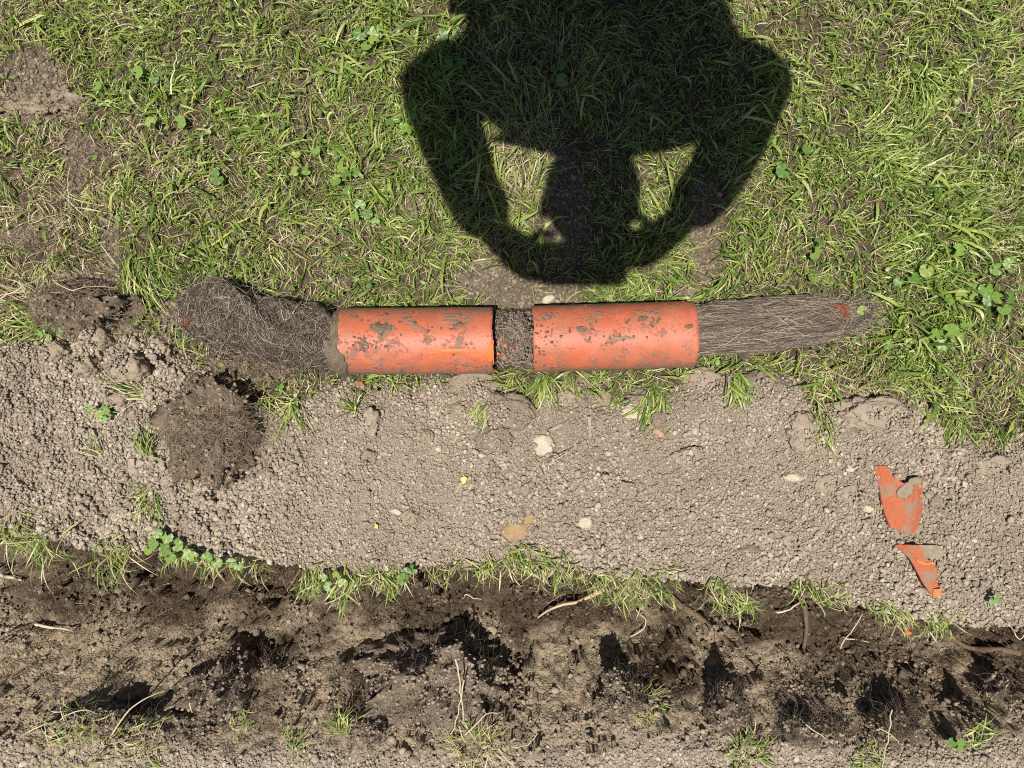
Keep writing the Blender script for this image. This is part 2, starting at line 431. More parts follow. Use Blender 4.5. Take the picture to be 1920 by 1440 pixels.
# ------------------------------------------------------------------ ground: one sheet, fine in view, out to the horizon
def axis(lo, hi, step, far):
    a = np.arange(lo, hi + step * 0.5, step)
    g = np.geomspace(step * 2, far, 42)
    return np.concatenate([(lo - np.cumsum(g))[::-1], a, hi + np.cumsum(g)])
gx = axis(-0.96, 0.96, 0.0026, 12.0); gy = axis(-0.80, 0.74, 0.0026, 12.0)
GX, GY = np.meshgrid(gx, gy)
X = GX.ravel(); Y = GY.ravel()
Zg = height(X, Y)
pxm, pym, upm, rimm, lowm = masks(X, Y)
BARE = [  # bare earth showing in the lawn: px, py, rx, ry
    (1066, 395, 46, 115), (1320, 430, 40, 105), (1335, 400, 30, 40), (905, 525, 65, 42), (1000, 548, 120, 30), (70, 150, 60, 55), (100, 200, 90, 30), (205, 480, 24, 95), (1290, 555, 40, 30),
    (960, 560, 70, 40), (150, 285, 40, 45), (775, 380, 26, 20), (635, 535, 22, 14), (120, 560, 130, 60), (330, 600, 40, 40), (470, 665, 60, 26), (1665, 240, 30, 14), (885, 720, 60, 30), (60, 440, 50, 30)]
def bare_mask(x, y, k=1.0):
    px = px_of(x); py = py_of(y); m = np.zeros_like(px, dtype=float)
    nn = 0.35 * fbm(x * 25, y * 25, 77, 3)
    for cx, cy, rx, ry in BARE:
        d = np.hypot((px - cx) / rx, (py - cy) / ry) + nn
        m = np.maximum(m, 1 - sstep(0.75, 1.1, d))
    return m
bare_v = bare_mask(X, Y)
spoil_v = np.maximum(sstep(-10, 30, pym - upm), 0.30 * bare_v)
t_v = (pym - rimm) / np.maximum(lowm - rimm, 50)
trench_v = sstep(-0.02, 0.03, t_v) * (1 - sstep(0.9, 1.05, t_v))
def moist_at(x, y, t):
    n = fbm(x * 9 + y * 5, y * 13 - x * 4, 41, 4)
    return np.clip(sstep(-0.34, 0.34, 0.85 * n + 0.86 - 1.45 * t + 0.16 * sstep(800, 1500, px_of(x))), 0, 1)
moist_v = moist_at(X, Y, t_v) * trench_v
far_v = sstep(1.5, 2.2, np.hypot(X, Y)) * (1 - spoil_v) * (1 - trench_v)
nxg, nyg = len(gx), len(gy)
ii = (np.arange(nyg - 1)[:, None] * nxg + np.arange(nxg - 1)[None, :]).ravel()
FG = np.stack([ii, ii + 1, ii + nxg + 1, ii + nxg], -1)
gme = raw_mesh('ground', np.stack([X, Y, Zg], -1), FG, attrs=dict(spoil=spoil_v, trench=trench_v, moist=moist_v, far=far_v))
ground = obj('ground', gme, M['ground']); ground['kind'] = 'structure'
ground['label'] = 'lawn soil with crumbly spoil strip and shallow trench'

# ------------------------------------------------------------------ crumbs: tens of thousands, one mass per place
CLODS = [ # px, py, width px, depth px, height m, turn, material, flat, label
 (957, 770, 98, 58, .016, -8, 'clod_dark', .35, 'largest flat dark clod in the spoil, below the gap between the pipes'),
 (930, 826, 66, 50, .017, 12, 'clod_dark', .3, 'smooth brown clod just under the largest flat dark clod'),
 (893, 714, 96, 36, .013, -4, 'clod_brown', .4, 'flat brown slab of soil touching the chipped pipe end'),
 (868, 772, 46, 34, .013, 30, 'clod_brown', .2, 'small reddish brown clod beside the grass fringe under the muddier pipe'),
 (1062, 752, 52, 36, .014, 15, 'clod', .2, 'grey clod between two grass fringes below the cleaner pipe'),
 (1128, 748, 34, 30, .013, 0, 'clod', .2, 'little grey clod below the middle of the cleaner pipe'),
 (1196, 748, 46, 36, .017, 55, 'clod_dark', .2, 'dark tilted clod directly above the pale oval stone'),
 (1092, 706, 24, 22, .012, 0, 'clod_dark', .2, 'small round clod pressed against the cleaner pipe'),
 (1238, 788, 36, 30, .013, 20, 'clod_dark', .2, 'dark clod beside the pale oval stone at the grass fringe'),
 (1420, 724, 86, 56, .020, 4, 'clod_dark', .35, 'broad dark clod set into the lawn edge below the combed roots'),
 (1315, 712, 70, 44, .018, -12, 'clod', .2, 'cracked clod under the end of the cleaner pipe at the lawn edge'),
 (1508, 812, 66, 66, .018, 25, 'clod', .3, 'rounded grey clod below the hanging grass fringe'),
 (1640, 775, 120, 60, .020, -8, 'clod', .2, 'wide crumbly clod mass at the lawn edge above the shards'),
 (690, 790, 46, 52, .017, -30, 'clod', .2, 'egg shaped clod casting a dark shadow below the muddier pipe'),
 (692, 856, 32, 26, .012, 0, 'clod_brown', .1, 'small brown clod in the open spoil under the egg shaped clod'),
 (500, 890, 38, 26, .013, 10, 'clod_brown', .1, 'olive brown clod beside the root covered sod'),
 (664, 912, 26, 26, .011, 0, 'clod', .1, 'small pointed grey clod in the middle of the fine spoil'),
 (772, 972, 34, 30, .012, 0, 'clod', .1, 'grey clod touching the whitish chip above the trench'),
 (1176, 922, 38, 40, .013, 0, 'clod_brown', .1, 'round olive clod in the spoil above the pale triangular stone'),
 (1140, 900, 50, 34, .012, 10, 'clod', .2, 'grey clod leaning on the round olive clod'),
 (927, 880, 20, 24, .010, 0, 'clod_brown', 0, 'little round brown clod in coarse spoil'),
 (800, 818, 24, 26, .012, 0, 'clod', 0, 'dark rimmed pebble like clod below the muddier pipe'),
 (1545, 905, 44, 34, .012, 0, 'clod', .2, 'grey clod lying to one side of the upper orange shard'),
 (1590, 925, 46, 30, .012, 15, 'clod', .2, 'clod with pale lichen like edge next to the upper orange shard'),
 (1395, 1032, 62, 22, .010, 12, 'clod_dark', .1, 'dark elongated clod near the trench rim'),
 (1478, 1012, 36, 28, .014, -20, 'clod', .1, 'upright clod with a black shadow near the trench rim'),
 (1100, 1010, 50, 24, .010, 0, 'clod_brown', .2, 'low brown clod beside the pale triangular stone'),
 (1290, 855, 60, 30, .012, 8, 'clod', .2, 'low grey clod right of the reddish pebble'),
 (1755, 940, 30, 24, .011, 0, 'clod_brown', .1, 'small brown clod just beyond the upper orange shard'),
 (1860, 870, 60, 40, .014, 14, 'clod', .1, 'grey clod at the far end of the spoil under the lawn'),
 (200, 632, 56, 44, 0.043, 0, 'clod', .1, 'big lumpy clod at the top of the loose heap'),
 (255, 690, 64, 50, 0.046, 20, 'clod', .1, 'biggest lumpy clod in the loose heap beside the bushy root plug'),
 (165, 690, 48, 40, 0.035, 0, 'clod', .1, 'lumpy clod in the middle of the loose heap'),
 (310, 655, 50, 40, 0.038, 40, 'clod', .1, 'lumpy clod between the loose heap and the bushy root plug'),
 (110, 655, 42, 34, 0.032, 0, 'clod', .1, 'lumpy clod at the outer end of the loose heap'),
 (232, 744, 38, 34, 0.029, 0, 'clod', .1, 'lumpy clod at the foot of the loose heap'),
]
def clod_lift(x, y):
    px = px_of(x); py = py_of(y); L = np.zeros_like(px)
    for (cx, cy, wp, dp, h, tn, *_r) in CLODS:
        c, s_ = math.cos(math.radians(tn)), math.sin(math.radians(tn)); u = (px - cx) * c - (py - cy) * s_; v = (px - cx) * s_ + (py - cy) * c
        d = (u / wp * 2.1) ** 2 + (v / dp * 2.1) ** 2
        L = np.maximum(L, h * 0.95 * np.sqrt(np.clip(1 - d, 0, 1)))
    return L
crumb_col = bpy.data.collections.new('crumb_shapes')       # not linked: only a source of shapes
def crumb_variants(mat, n, seed):
    c = bpy.data.collections.new('crumb_shapes')
    for i in range(n):
        vs, fs = crumb_shape(random.Random(seed * 100 + i), 2); me = raw_mesh('crumb', vs, fs, smooth=False)
        me.materials.append(mat)
        o = bpy.data.objects.new('crumb', me); c.objects.link(o)
    return c

def scatter(name, pts, rad, coll, nvar, moist=None):
    me = bpy.data.meshes.new(name); n = len(pts)
    me.vertices.add(n); me.vertices.foreach_set('co', np.asarray(pts, np.float32).ravel())
    a = me.attributes.new('size', 'FLOAT', 'POINT'); a.data.foreach_set('value', np.asarray(rad, np.float32))
    a = me.attributes.new('turn', 'FLOAT_VECTOR', 'POINT')
    a.data.foreach_set('vector', np.stack([rng.uniform(-.6, .6, n), rng.uniform(-.6, .6, n), rng.uniform(0, 6.28, n)], -1).astype(np.float32).ravel())
    a = me.attributes.new('pick', 'INT', 'POINT'); a.data.foreach_set('value', rng.integers(0, nvar, n).astype(np.int32))
    a = me.attributes.new('moist', 'FLOAT', 'POINT'); a.data.foreach_set('value', np.zeros(n, np.float32) if moist is None else moist.astype(np.float32))
    me.update()
    o = obj(name, me)
    ng = bpy.data.node_groups.new(name, 'GeometryNodeTree')
    ng.interface.new_socket('Geometry', in_out='INPUT', socket_type='NodeSocketGeometry')
    ng.interface.new_socket('Geometry', in_out='OUTPUT', socket_type='NodeSocketGeometry')
    gi = ng.nodes.new('NodeGroupInput'); go = ng.nodes.new('NodeGroupOutput')
    ip = ng.nodes.new('GeometryNodeInstanceOnPoints'); ci = ng.nodes.new('GeometryNodeCollectionInfo')
    ci.inputs['Collection'].default_value = coll; ci.inputs['Separate Children'].default_value = True
    def na(nm, ty):
        q = ng.nodes.new('GeometryNodeInputNamedAttribute'); q.data_type = ty; q.inputs[0].default_value = nm; return q.outputs[0]
    L = ng.links.new
    L(gi.outputs[0], ip.inputs['Points']); L(ci.outputs[0], ip.inputs['Instance'])
    ip.inputs['Pick Instance'].default_value = True
    L(na('pick', 'INT'), ip.inputs['Instance Index']); L(na('size', 'FLOAT'), ip.inputs['Scale'])
    er = ng.nodes.new('FunctionNodeEulerToRotation'); L(na('turn', 'FLOAT_VECTOR'), er.inputs[0]); L(er.outputs[0], ip.inputs['Rotation'])
    L(ip.outputs[0], go.inputs[0])
    md = o.modifiers.new('scatter', 'NODES'); md.node_group = ng
    return o

FOOT = []   # footprints where nothing may grow: (cx, cy, half length, half width, angle)
def foot(px0, py0, px1, py1, hw, z=0.05):
    x0, y0 = W(px0, py0, z); x1, y1 = W(px1, py1, z)
    FOOT.append(((x0 + x1) / 2, (y0 + y1) / 2, math.hypot(x1 - x0, y1 - y0) / 2, hw, math.atan2(y1 - y0, x1 - x0)))
foot(636, 640, 925, 638, 0.046); foot(998, 636, 1296, 625, 0.046); foot(925, 638, 1000, 636, 0.040)
foot(390, 590, 640, 640, 0.048); foot(1296, 618, 1580, 600, 0.034)
def in_foot(x, y, grow=0.0):
    m = np.zeros(np.shape(x), bool)
    for cx, cy, hl, hw, a in FOOT:
        u = (x - cx) * math.cos(a) + (y - cy) * math.sin(a); v = -(x - cx) * math.sin(a) + (y - cy) * math.cos(a)
        m |= (np.abs(u) < hl + grow) & (np.abs(v) < hw + grow)
    return m

def crumb_points(n, y0, y1, xl=1.12):
    x = rng.uniform(-xl, xl, n); y = rng.uniform(y0, y1, n)
    return x, y
cvar = crumb_variants(M['crumb'], 14, 3); tvar = crumb_variants(M['tcrumb'], 14, 51)

x, y = crumb_points(290000, -0.50, 0.16)
px, py, up, rim, low = masks(x, y)
keep = (sstep(-22, 26, py - up) * (1 - sstep(-4, 10, py - rim)) > rng.uniform(0.02, 1.0, len(x))) & ~in_foot(x, y, -0.01)
dens = 0.60 + 0.40 * sstep(-0.35, 0.25, fbm(x * 6, y * 6, 201, 3))
keep &= rng.uniform(0, 1, len(x)) < dens * 0.80
x, y = x[keep], y[keep]
coarse = sstep(-0.1, 0.55, fbm(x * 5, y * 5, 205, 2)) + 0.45 * (1 - sstep(300, 560, px_of(x)))
r = (0.00165 + 0.0009 * coarse) * np.exp(rng.normal(0, 0.38, len(x)))
big = rng.uniform(0, 1, len(x)) < 0.004 + 0.008 * coarse
r[big] *= rng.uniform(1.4, 2.1, big.sum())
r = np.clip(r, 0.0011, 0.0075)
lf_ = clod_lift(x, y)
k_ = (lf_ == 0) | (rng.uniform(0, 1, len(x)) < .5); x, y, r, lf_ = x[k_], y[k_], r[k_], lf_[k_]
o = scatter('soil_crumbs', np.stack([x, y, height(x, y) + lf_ + r * rng.uniform(0.1, 1.1, len(r))], -1), r, cvar, 14)
tag(o, 'grey brown crumbly soil spread in a strip between lawn and trench', 'soil', kind='stuff')

x, y = crumb_points(100000, -0.98, -0.56, 1.15)
px, py, up, rim, low = masks(x, y)
keep = sstep(-14, 30, py - low) > rng.uniform(0, 1, len(x)); x, y = x[keep], y[keep]
r = np.clip(0.0021 * np.exp(rng.normal(0, 0.42, len(x))), 0.0011, 0.010)
o = scatter('bank_crumbs', np.stack([x, y, height(x, y) + r * 0.3], -1), r, cvar, 14)
tag(o, 'loose grey soil crumbs on the far bank of the trench', 'soil', kind='stuff')

x, y = crumb_points(90000, -0.80, -0.24, 1.15)
px, py, up, rim, low = masks(x, y)
t = (py - rim) / np.maximum(low - rim, 50)
pr = sstep(0.02, 0.08, t) * (1 - sstep(0.97, 1.05, t)) * (0.12 + 0.88 * sstep(0.0, 0.5, fbm(x * 13, y * 13, 221, 3)))
keep = pr > rng.uniform(0, 1, len(x)); x, y, t = x[keep], y[keep], t[keep]
r = np.clip(0.0019 * np.exp(rng.normal(0, 0.55, len(x))), 0.0009, 0.012)
o = scatter('trench_crumbs', np.stack([x, y, height(x, y) + r * 0.2], -1), r, tvar, 14, moist_at(x, y, t))
tag(o, 'brown soil crumbs lying in the trench', 'soil', kind='stuff')

n = 110000
x = rng.uniform(-0.95, 0.95, n); y = rng.uniform(0.0, 0.72, n)
keep = bare_mask(x, y) > rng.uniform(0.15, 1, n); keep &= py_of(y) < masks(x, y)[2] - 5
keep &= ~in_foot(x, y, 0.0); x, y = x[keep], y[keep]
r = np.clip(0.0021 * np.exp(rng.normal(0, 0.4, len(x))), 0.001, 0.008)
o = scatter('lawn_crumbs', np.stack([x, y, height(x, y) + r * 0.2], -1), r, tvar, 14, np.clip(rng.normal(.55, .25, len(x)), 0, 1))
tag(o, 'scattered soil crumbs on bare patches of the lawn', 'soil', kind='stuff')

# ------------------------------------------------------------------ the lawn
GREENS = np.array([(0.135, 0.215, 0.034), (0.205, 0.280, 0.050), (0.285, 0.350, 0.080), (0.375, 0.425, 0.125), (0.080, 0.145, 0.028), (0.47, 0.49, 0.21)])
STRAW = np.array([(0.50, 0.42, 0.25), (0.38, 0.30, 0.17), (0.60, 0.53, 0.35), (0.27, 0.20, 0.12), (0.46, 0.43, 0.22)])
def pick_cols(n, straw_p):
    s = rng.uniform(0, 1, n) < straw_p
    g = GREENS[rng.choice(len(GREENS), n, p=[.22, .24, .2, .14, .12, .08])]
    c = np.where(s[:, None], STRAW[rng.integers(0, len(STRAW), n)], g)
    return c * rng.uniform(0.82, 1.18, (n, 1)), s

def lawn_keep(x, y, soft=1.0):
    px, py, up, rim, low = masks(x, y)
    d = (1 - sstep(-20, 22, py - up)) * (1 - 0.93 * bare_mask(x, y))
    d = d * np.where((np.abs(x) < 0.95) & (y < 0.74), 1.0, 0.45)
    return d > rng.uniform(0.03, 1, len(x))

def straw_field(x, y):
    px = px_of(x); py = py_of(y)
    f = 0.35 + 0.52 * fbm(x * 5.5, y * 5.5, 301, 3)
    for cx, cy, rx, ry, a in [(120, 330, 190, 150, .3), (560, 420, 280, 110, .16), (1240, 540, 130, 60, .3), (500, 690, 150, 60, .4), (60, 560, 120, 120, .3), (90, 430, 150, 80, .3), (960, 320, 90, 80, .2), (1700, 230, 110, 70, .15), (1750, 600, 200, 160, -.15), (1600, 330, 200, 200, -.08)]:
        f = f + a * np.exp(-((px - cx) / rx) ** 2 - ((py - cy) / ry) ** 2)
    return np.clip(f, 0.05, 0.9)

LV, LF, LC = [], [], []; off = 0
def add_blades(n, Lr, wr, hr, straw_add, spread, seed, rootlift=0.0, region=None, K=5):
    global off
    x0, x1, y0, y1 = region or (-1.35, 1.35, -0.14, 1.25)
    x = rng.uniform(x0, x1, n); y = rng.uniform(y0, y1, n)
    k = lawn_keep(x, y) & ~in_foot(x, y, -0.008); x, y = x[k], y[k]
    wj = .5 * fbm(x * 30, y * 30, 340, 2)
    w1, w2, wid, _o = worley(x * 17 + wj, y * 17 + wj, 341)
    k = rng.uniform(0, 1, len(x)) < .30 + .70 * sstep(.02, .22, w2 - w1) * (.55 + .45 * (wid * 7.3 % 1)); x, y, wid = x[k], y[k], wid[k]; m = len(x)
    field = fbm(x * 4.5, y * 4.5, 311, 2) * 5.0 - 0.5 + 1.6 * fbm(x * 17, y * 17, 315, 2)
    head = field + (wid - .5) * 2.4 + rng.normal(0, spread, m)
    lush = 0.62 + 0.45 * sstep(-0.3, 0.5, fbm(x * 7, y * 7, 321, 3)) + .35 * (wid * 13.7 % 1)
    L = rng.uniform(*Lr, m) * lush; wd = rng.uniform(*wr, m) * (0.85 + 0.3 * lush)
    col, s = pick_cols(m, np.clip(straw_field(x, y) + straw_add, 0.02, 0.97))
    wd = np.where(s, wd * 0.62, wd)
    hm = rng.uniform(*hr, m) * np.where(s, 0.55, 1.0) * lush
    V, F, C, (cx, cy, cz) = blades(x, y, height(x, y) + rootlift, head, L, wd, hm, rng.normal(0, 0.5, m), rng.normal(0, 0.75, m), col, rng.uniform(0.55, 1.0, m), K)
    hit = in_foot(cx, cy, 0.004).any(1) & (rng.uniform(0, 1, m) > 0.12)
    K = cx.shape[1]; ok = ~hit
    F = F.reshape(m, K - 1, 4)[ok].reshape(-1, 4)
    LV.append(V); LF.append(F + off); LC.append(C); off += len(V)
add_blades(90000, (0.012, 0.032), (0.0009, 0.0016), (0.001, 0.010), 0.40, 1.6, 1, K=4)
add_blades(140000, (0.014, 0.032), (0.0011, 0.0021), (0.008, 0.026), 0.0, 0.95, 2, K=4)
add_blades(32000, (0.022, 0.046), (0.0016, 0.0031), (0.014, 0.038), -0.14, 0.75, 3)
add_blades(2400, (0.040, 0.075), (0.0032, 0.0052), (0.018, 0.040), -0.3, 0.6, 4)
add_blades(6000, (0.03, 0.08), (0.0009, 0.0015), (0.012, 0.036), 0.75, 1.2, 5)
n = 1500
x = rng.uniform(-1.0, 1.0, n); rimy = np.interp(px_of(x), RMX, RMY) + rng.normal(2, 9, n); y = (720 - rimy) / PPM
k = (fbm(x * 6, x * 0 + 3, 333, 3) + 0.10 > rng.uniform(-.15, .35, n)); x, y = x[k], y[k]; m = len(x)
col, s = pick_cols(m, np.full(m, .42))
V, F, C, _ = blades(x, y, np.maximum(height(x, y), height(x, y + .03)) + .001, rng.normal(-1.5, .8, m), rng.uniform(.012, .04, m), rng.uniform(.0012, .0026, m), rng.uniform(.002, .014, m), rng.normal(0, .5, m), rng.normal(0, .5, m), col, rng.uniform(.4, .8, m))
LV.append(V); LF.append(F + off); LC.append(C); off += len(V)
V = np.concatenate(LV); F = np.concatenate(LF); C = np.concatenate(LC)
used = np.zeros(len(V), bool); used[F.ravel()] = True; remap = np.cumsum(used) - 1
grass = obj('grass', raw_mesh('grass', V[used], remap[F], C[used]), M['grass'])
tag(grass, 'mown sunlit lawn of green and straw coloured grass', 'grass', kind='stuff')

# ------------------------------------------------------------------ small round leaves all through the lawn
def leaf_shape(nr=14, notch=0.55, scallop=0.06):
    """kidney leaf in the xy plane, stalk joint at the origin, tip toward +x; radius about 1"""
    a = np.linspace(-math.pi + notch, math.pi - notch, nr)
    rr = 1 + scallop * np.cos(a * 9) - 0.08 * np.cos(a)
    vs = [(0, 0, 0.0)]
    for f, zz in ((0.55, 0.10), (1.0, 0.02)):
        for i in range(nr):
            vs.append((rr[i] * f * math.cos(a[i]) + 0.25 * f, rr[i] * f * math.sin(a[i]), zz + 0.05 * math.cos(a[i] * 5) * f))
    fs = []
    for i in range(nr - 1): fs.append((0, 1 + i, 2 + i, 2 + i))
    for i in range(nr - 1): fs.append((1 + i, 1 + nr + i, 2 + nr + i, 2 + i))
    return np.array(vs), fs
n = 4600
x = rng.uniform(-1.1, 1.1, n); y = rng.uniform(-0.12, 0.8, n)
k = lawn_keep(x, y) & ~in_foot(x, y, 0.006) & (0.2 + 0.8 * sstep(0.0, 0.4, fbm(x * 4, y * 4, 351, 3)) + 1.2 * np.exp(-((px_of(x) - 1780) / 160) ** 2 - ((py_of(y) - 570) / 120) ** 2) + .5 * np.exp(-((px_of(x) - 300) / 200) ** 2 - ((py_of(y) - 150) / 120) ** 2) > rng.uniform(0, 1.3, n)); x, y = x[k], y[k]; n = len(x)
a = np.linspace(0, 2 * np.pi, 7)[:-1]
R = rng.uniform(0.0026, 0.0060, n); th = rng.uniform(0, 6.28, n); tx = rng.normal(0, 0.35, n); ty = rng.normal(0, 0.35, n)
asp = rng.uniform(0.35, 0.85, n)
zc = height(x, y) + rng.uniform(0.008, 0.026, n)
u = R[:, None] * np.cos(a)[None]; v = R[:, None] * asp[:, None] * np.sin(a)[None]
VX = x[:, None] + u * np.cos(th)[:, None] - v * np.sin(th)[:, None]; VY = y[:, None] + u * np.sin(th)[:, None] + v * np.cos(th)[:, None]
VZ = zc[:, None] + u * tx[:, None] + v * ty[:, None]
V = np.concatenate([np.stack([x, y, zc - R * 0.15], -1)[:, None], np.stack([VX, VY, VZ], -1)], 1)
b0 = np.arange(n)[:, None] * 7; i6 = np.arange(6)[None]
F = np.stack([b0 + 0 * i6, b0 + 1 + i6, b0 + 1 + (i6 + 1) % 6], -1).reshape(-1, 3)
c = np.array([(0.12, 0.20, 0.035), (0.17, 0.255, 0.05), (0.09, 0.16, 0.03), (0.22, 0.27, 0.06)])[rng.integers(0, 4, n)]
o = obj('small_leaves', raw_mesh('small_leaves', V.reshape(-1, 3), F, np.repeat(c, 7, 0)), M['grass'])
tag(o, 'tiny round weed leaves growing all through the lawn', 'weeds', kind='stuff')

# ------------------------------------------------------------------ drain pipes
PIPE_R = 0.0543
def pipe(px0, py0, px1, py1, seed, mat, label, chip=None):
    zc = PIPE_R + 0.012
    x0, y0 = W(px0, py0, zc); x1, y1 = W(px1, py1, zc)
    g = Z1((x0 + x1) / 2, (y0 + y1) / 2)
    root = empty('drain_pipe', ((x0 + x1) / 2, (y0 + y1) / 2, zc + max(0, g)), (0, 0, math.atan2(y1 - y0, x1 - x0)))
    Ln = math.hypot(x1 - x0, y1 - y0); na, nl = 120, 60
    A, U = np.meshgrid(np.linspace(0, 2 * np.pi, na, endpoint=False), np.linspace(0, 1, nl))
    def end(ang, s):
        e = 0.0016 * fbm(np.cos(ang) * 3 + s * 9, np.sin(ang) * 3, seed + s, 3) + 0.0012 * fbm(np.cos(ang) * 12, np.sin(ang) * 12 + s, seed + 3, 2)
        if chip and s == chip[0]:
            for ca, cw, cd in chip[1]:
                dd = np.abs((ang - ca + np.pi) % (2 * np.pi) - np.pi); e = e - cd * np.clip(1 - dd / cw, 0, 1) ** 0.7
        return e
    def surf(rad):
        xs = -Ln / 2 - end(A, 0) * (1 - U) + (U * Ln) + end(A, 1) * U
        wob = 1 + 0.006 * fbm(np.cos(A) * 2 + U * 4, np.sin(A) * 2, seed + 8, 2)
        return np.stack([xs, np.cos(A) * rad * wob, np.sin(A) * rad * wob], -1).reshape(-1, 3)
    o1 = surf(PIPE_R); i1 = surf(PIPE_R - 0.0042)
    V = np.concatenate([o1, i1]); nv = na * nl
    i = np.arange(nl - 1)[:, None] * na; j = np.arange(na)[None]; j2 = (j + 1) % na
    Fo = np.stack([i + j, i + na + j, i + na + j2, i + j2], -1).reshape(-1, 4)
    Fi = np.stack([i + j, i + j2, i + na + j2, i + na + j], -1).reshape(-1, 4) + nv
    jj = np.arange(na); jn = (jj + 1) % na
    R0 = np.stack([jj, jn, jn + nv, jj + nv], -1); b = (nl - 1) * na
    R1 = np.stack([b + jj, b + jj + nv, b + jn + nv, b + jn], -1)
    me = raw_mesh('pipe_wall', V, np.concatenate([Fo, Fi, R0, R1]))
    me.materials.append(mat); me.materials.append(M['fresh'])
    if chip:
        mi = np.zeros(len(me.polygons), np.int32); s0 = len(Fo) + len(Fi)
        for q in range(na):
            aa = q * 2 * np.pi / na
            for ca, cw, cd in chip[1]:
                if abs((aa - ca + np.pi) % (2 * np.pi) - np.pi) < cw * 0.9:
                    mi[s0 + (na if chip[0] == 1 else 0) + q] = 1
        me.polygons.foreach_set('material_index', mi)
    wall = obj('pipe_wall', me, None, root)
    tag(root, label, 'pipe', 'orange drain pipe pieces')
    return root, Ln

pa, La = pipe(638, 640, 925, 638, 11, M['pipe_a'], 'muddier orange drain pipe piece with a chipped end, beside the bushy brown root plug',
              chip=(1, [(math.pi * 1.58 + 0.4, 0.5, 0.010), (math.pi * 0.60, 0.25, 0.004)]))
pb, Lb = pipe(999, 636, 1296, 627, 23, M['pipe_b'], 'cleaner orange drain pipe piece with silky combed roots growing out of it')

def stick_on(root, Ln, n, seed, name='stuck_crumbs', xr=(-.5, .5), ar=(0.25, 2.9), rr=(0.0010, 0.0032), hot=None, mat=None):
    """crumbs of soil stuck to the tube, one joined part"""
    rs = random.Random(seed); pos, rad_ = [], []
    for q in range(n):
        u = rs.uniform(*xr); a = rs.uniform(*ar)
        if hot and rs.random() < 0.88:
            hu, ha, su, sa = hot[rs.randrange(len(hot))]; u = rs.gauss(hu, su); a = rs.gauss(ha, sa)
        u = max(-.49, min(.49, u)); r = rr[0] * .6 + (rr[1] * 1.25 - rr[0] * .6) * rs.random() ** 2.6
        pos.append((u * Ln, math.cos(a) * (PIPE_R + r * .1), math.sin(a) * (PIPE_R + r * .1))); rad_.append(r)
    me = crumb_pile(name, pos, rad_)
    o = obj(name, me, mat or M['pipe_dirt'], root); o['kind'] = 'stuff'
    return o
stick_on(pa, La, 300, 5, hot=[(-.46, 2.3, .04, .4), (-.22, 1.25, .07, .22), (-.32, 1.6, .05, .15), (-.27, 1.75, .05, .1), (-.05, 1.25, .16, .25), (.3, 2.6, .12, .15), (.42, 2.7, .05, .2), (.28, 1.15, .02, .06)], ar=(.2, 2.95))
stick_on(pb, Lb, 210, 9, hot=[(-.47, 1.7, .02, .5), (-.4, 1.6, .03, .4), (.02, 1.65, .07, .06), (.15, 1.2, .06, .08), (-.2, 1.4, .08, .2)], ar=(.2, 2.95))

def cyl_patch(root, Ln, uc, ac, su, sa, seed, name='mud_patch', thick=0.004, mat=None):
    """cake of mud that hugs the tube"""
    nu, nv = 26, 22; V = []; ok = []
    us = np.linspace(-1, 1, nu); vs = np.linspace(-1, 1, nv); UU, VV = np.meshgrid(us, vs)
    n = fbm(UU * 1.8 + seed, VV * 1.8, seed, 3)
    d = np.hypot(UU, VV) + 0.5 * n
    th = thick * np.clip(1 - d / 0.95, -0.6, 1) ** 1 * (1 + 0.5 * fbm(UU * 5, VV * 5, seed + 2, 2))
    th = np.where(d > 0.95, -0.003, np.sqrt(np.clip(th, 0, 1) * thick))
    rad = PIPE_R + th; u = (uc + UU * su) * Ln; a = ac + VV * sa
    V = np.stack([u, np.cos(a) * rad, np.sin(a) * rad], -1).reshape(-1, 3)
    i = np.arange(nv - 1)[:, None] * nu; j = np.arange(nu - 1)[None]
    F = np.stack([i + j, i + j + 1, i + nu + j + 1, i + nu + j], -1).reshape(-1, 4)
    return obj(name, raw_mesh(name, V, F), mat or M['pipe_dirt'], root)
cyl_patch(pa, La, -.485, 2.35, .07, .75, 5, thick=0.006)
cyl_patch(pa, La, -.20, 1.25, .07, .18, 8, thick=0.003); cyl_patch(pa, La, -.31, 1.70, .035, .10, 9, thick=0.003)
cyl_patch(pa, La, -.49, 1.2, .03, .7, 12, thick=0.003); cyl_patch(pa, La, .29, 1.16, .02, .08, 14, thick=0.003)
M['clean'] = mat_plain('clean orange', (0.54, 0.125, 0.035), 0.5)
for (uc, ac, su, sa, sd_, nm, mt_) in ((.485, 2.05, .022, .42, 31, 'broken_edge', 'fresh'), (.25, 1.95, .20, .10, 33, 'clean_streak', 'clean'), (.44, 2.1, .05, .16, 37, 'clean_streak', 'clean')):
    cyl_patch(pa, La, uc, ac, su, sa, sd_, nm, .0009, M[mt_])
cyl_patch(pb, Lb, .03, 1.66, .09, .06, 21, thick=0.003, mat=M['clod_brown']); cyl_patch(pb, Lb, -.21, 1.38, .035, .10, 23, thick=0.0025)
cyl_patch(pb, Lb, .17, 1.10, .03, .09, 25, thick=0.0025); cyl_patch(pb, Lb, .44, 1.4, .03, .07, 27, thick=0.0025)

# ------------------------------------------------------------------ root plugs growing out of the pipes
def spine_fn(pts):
    pts = np.array(pts, float); u = np.linspace(0, 1, len(pts))
    return lambda t: np.stack([np.interp(t, u, pts[:, i]) for i in range(pts.shape[1])], -1)

def smooth(a, k=3):
    for _ in range(k): a = np.concatenate([a[:1], (a[:-2] + 2 * a[1:-1] + a[2:]) / 4, a[-1:]])
    return a

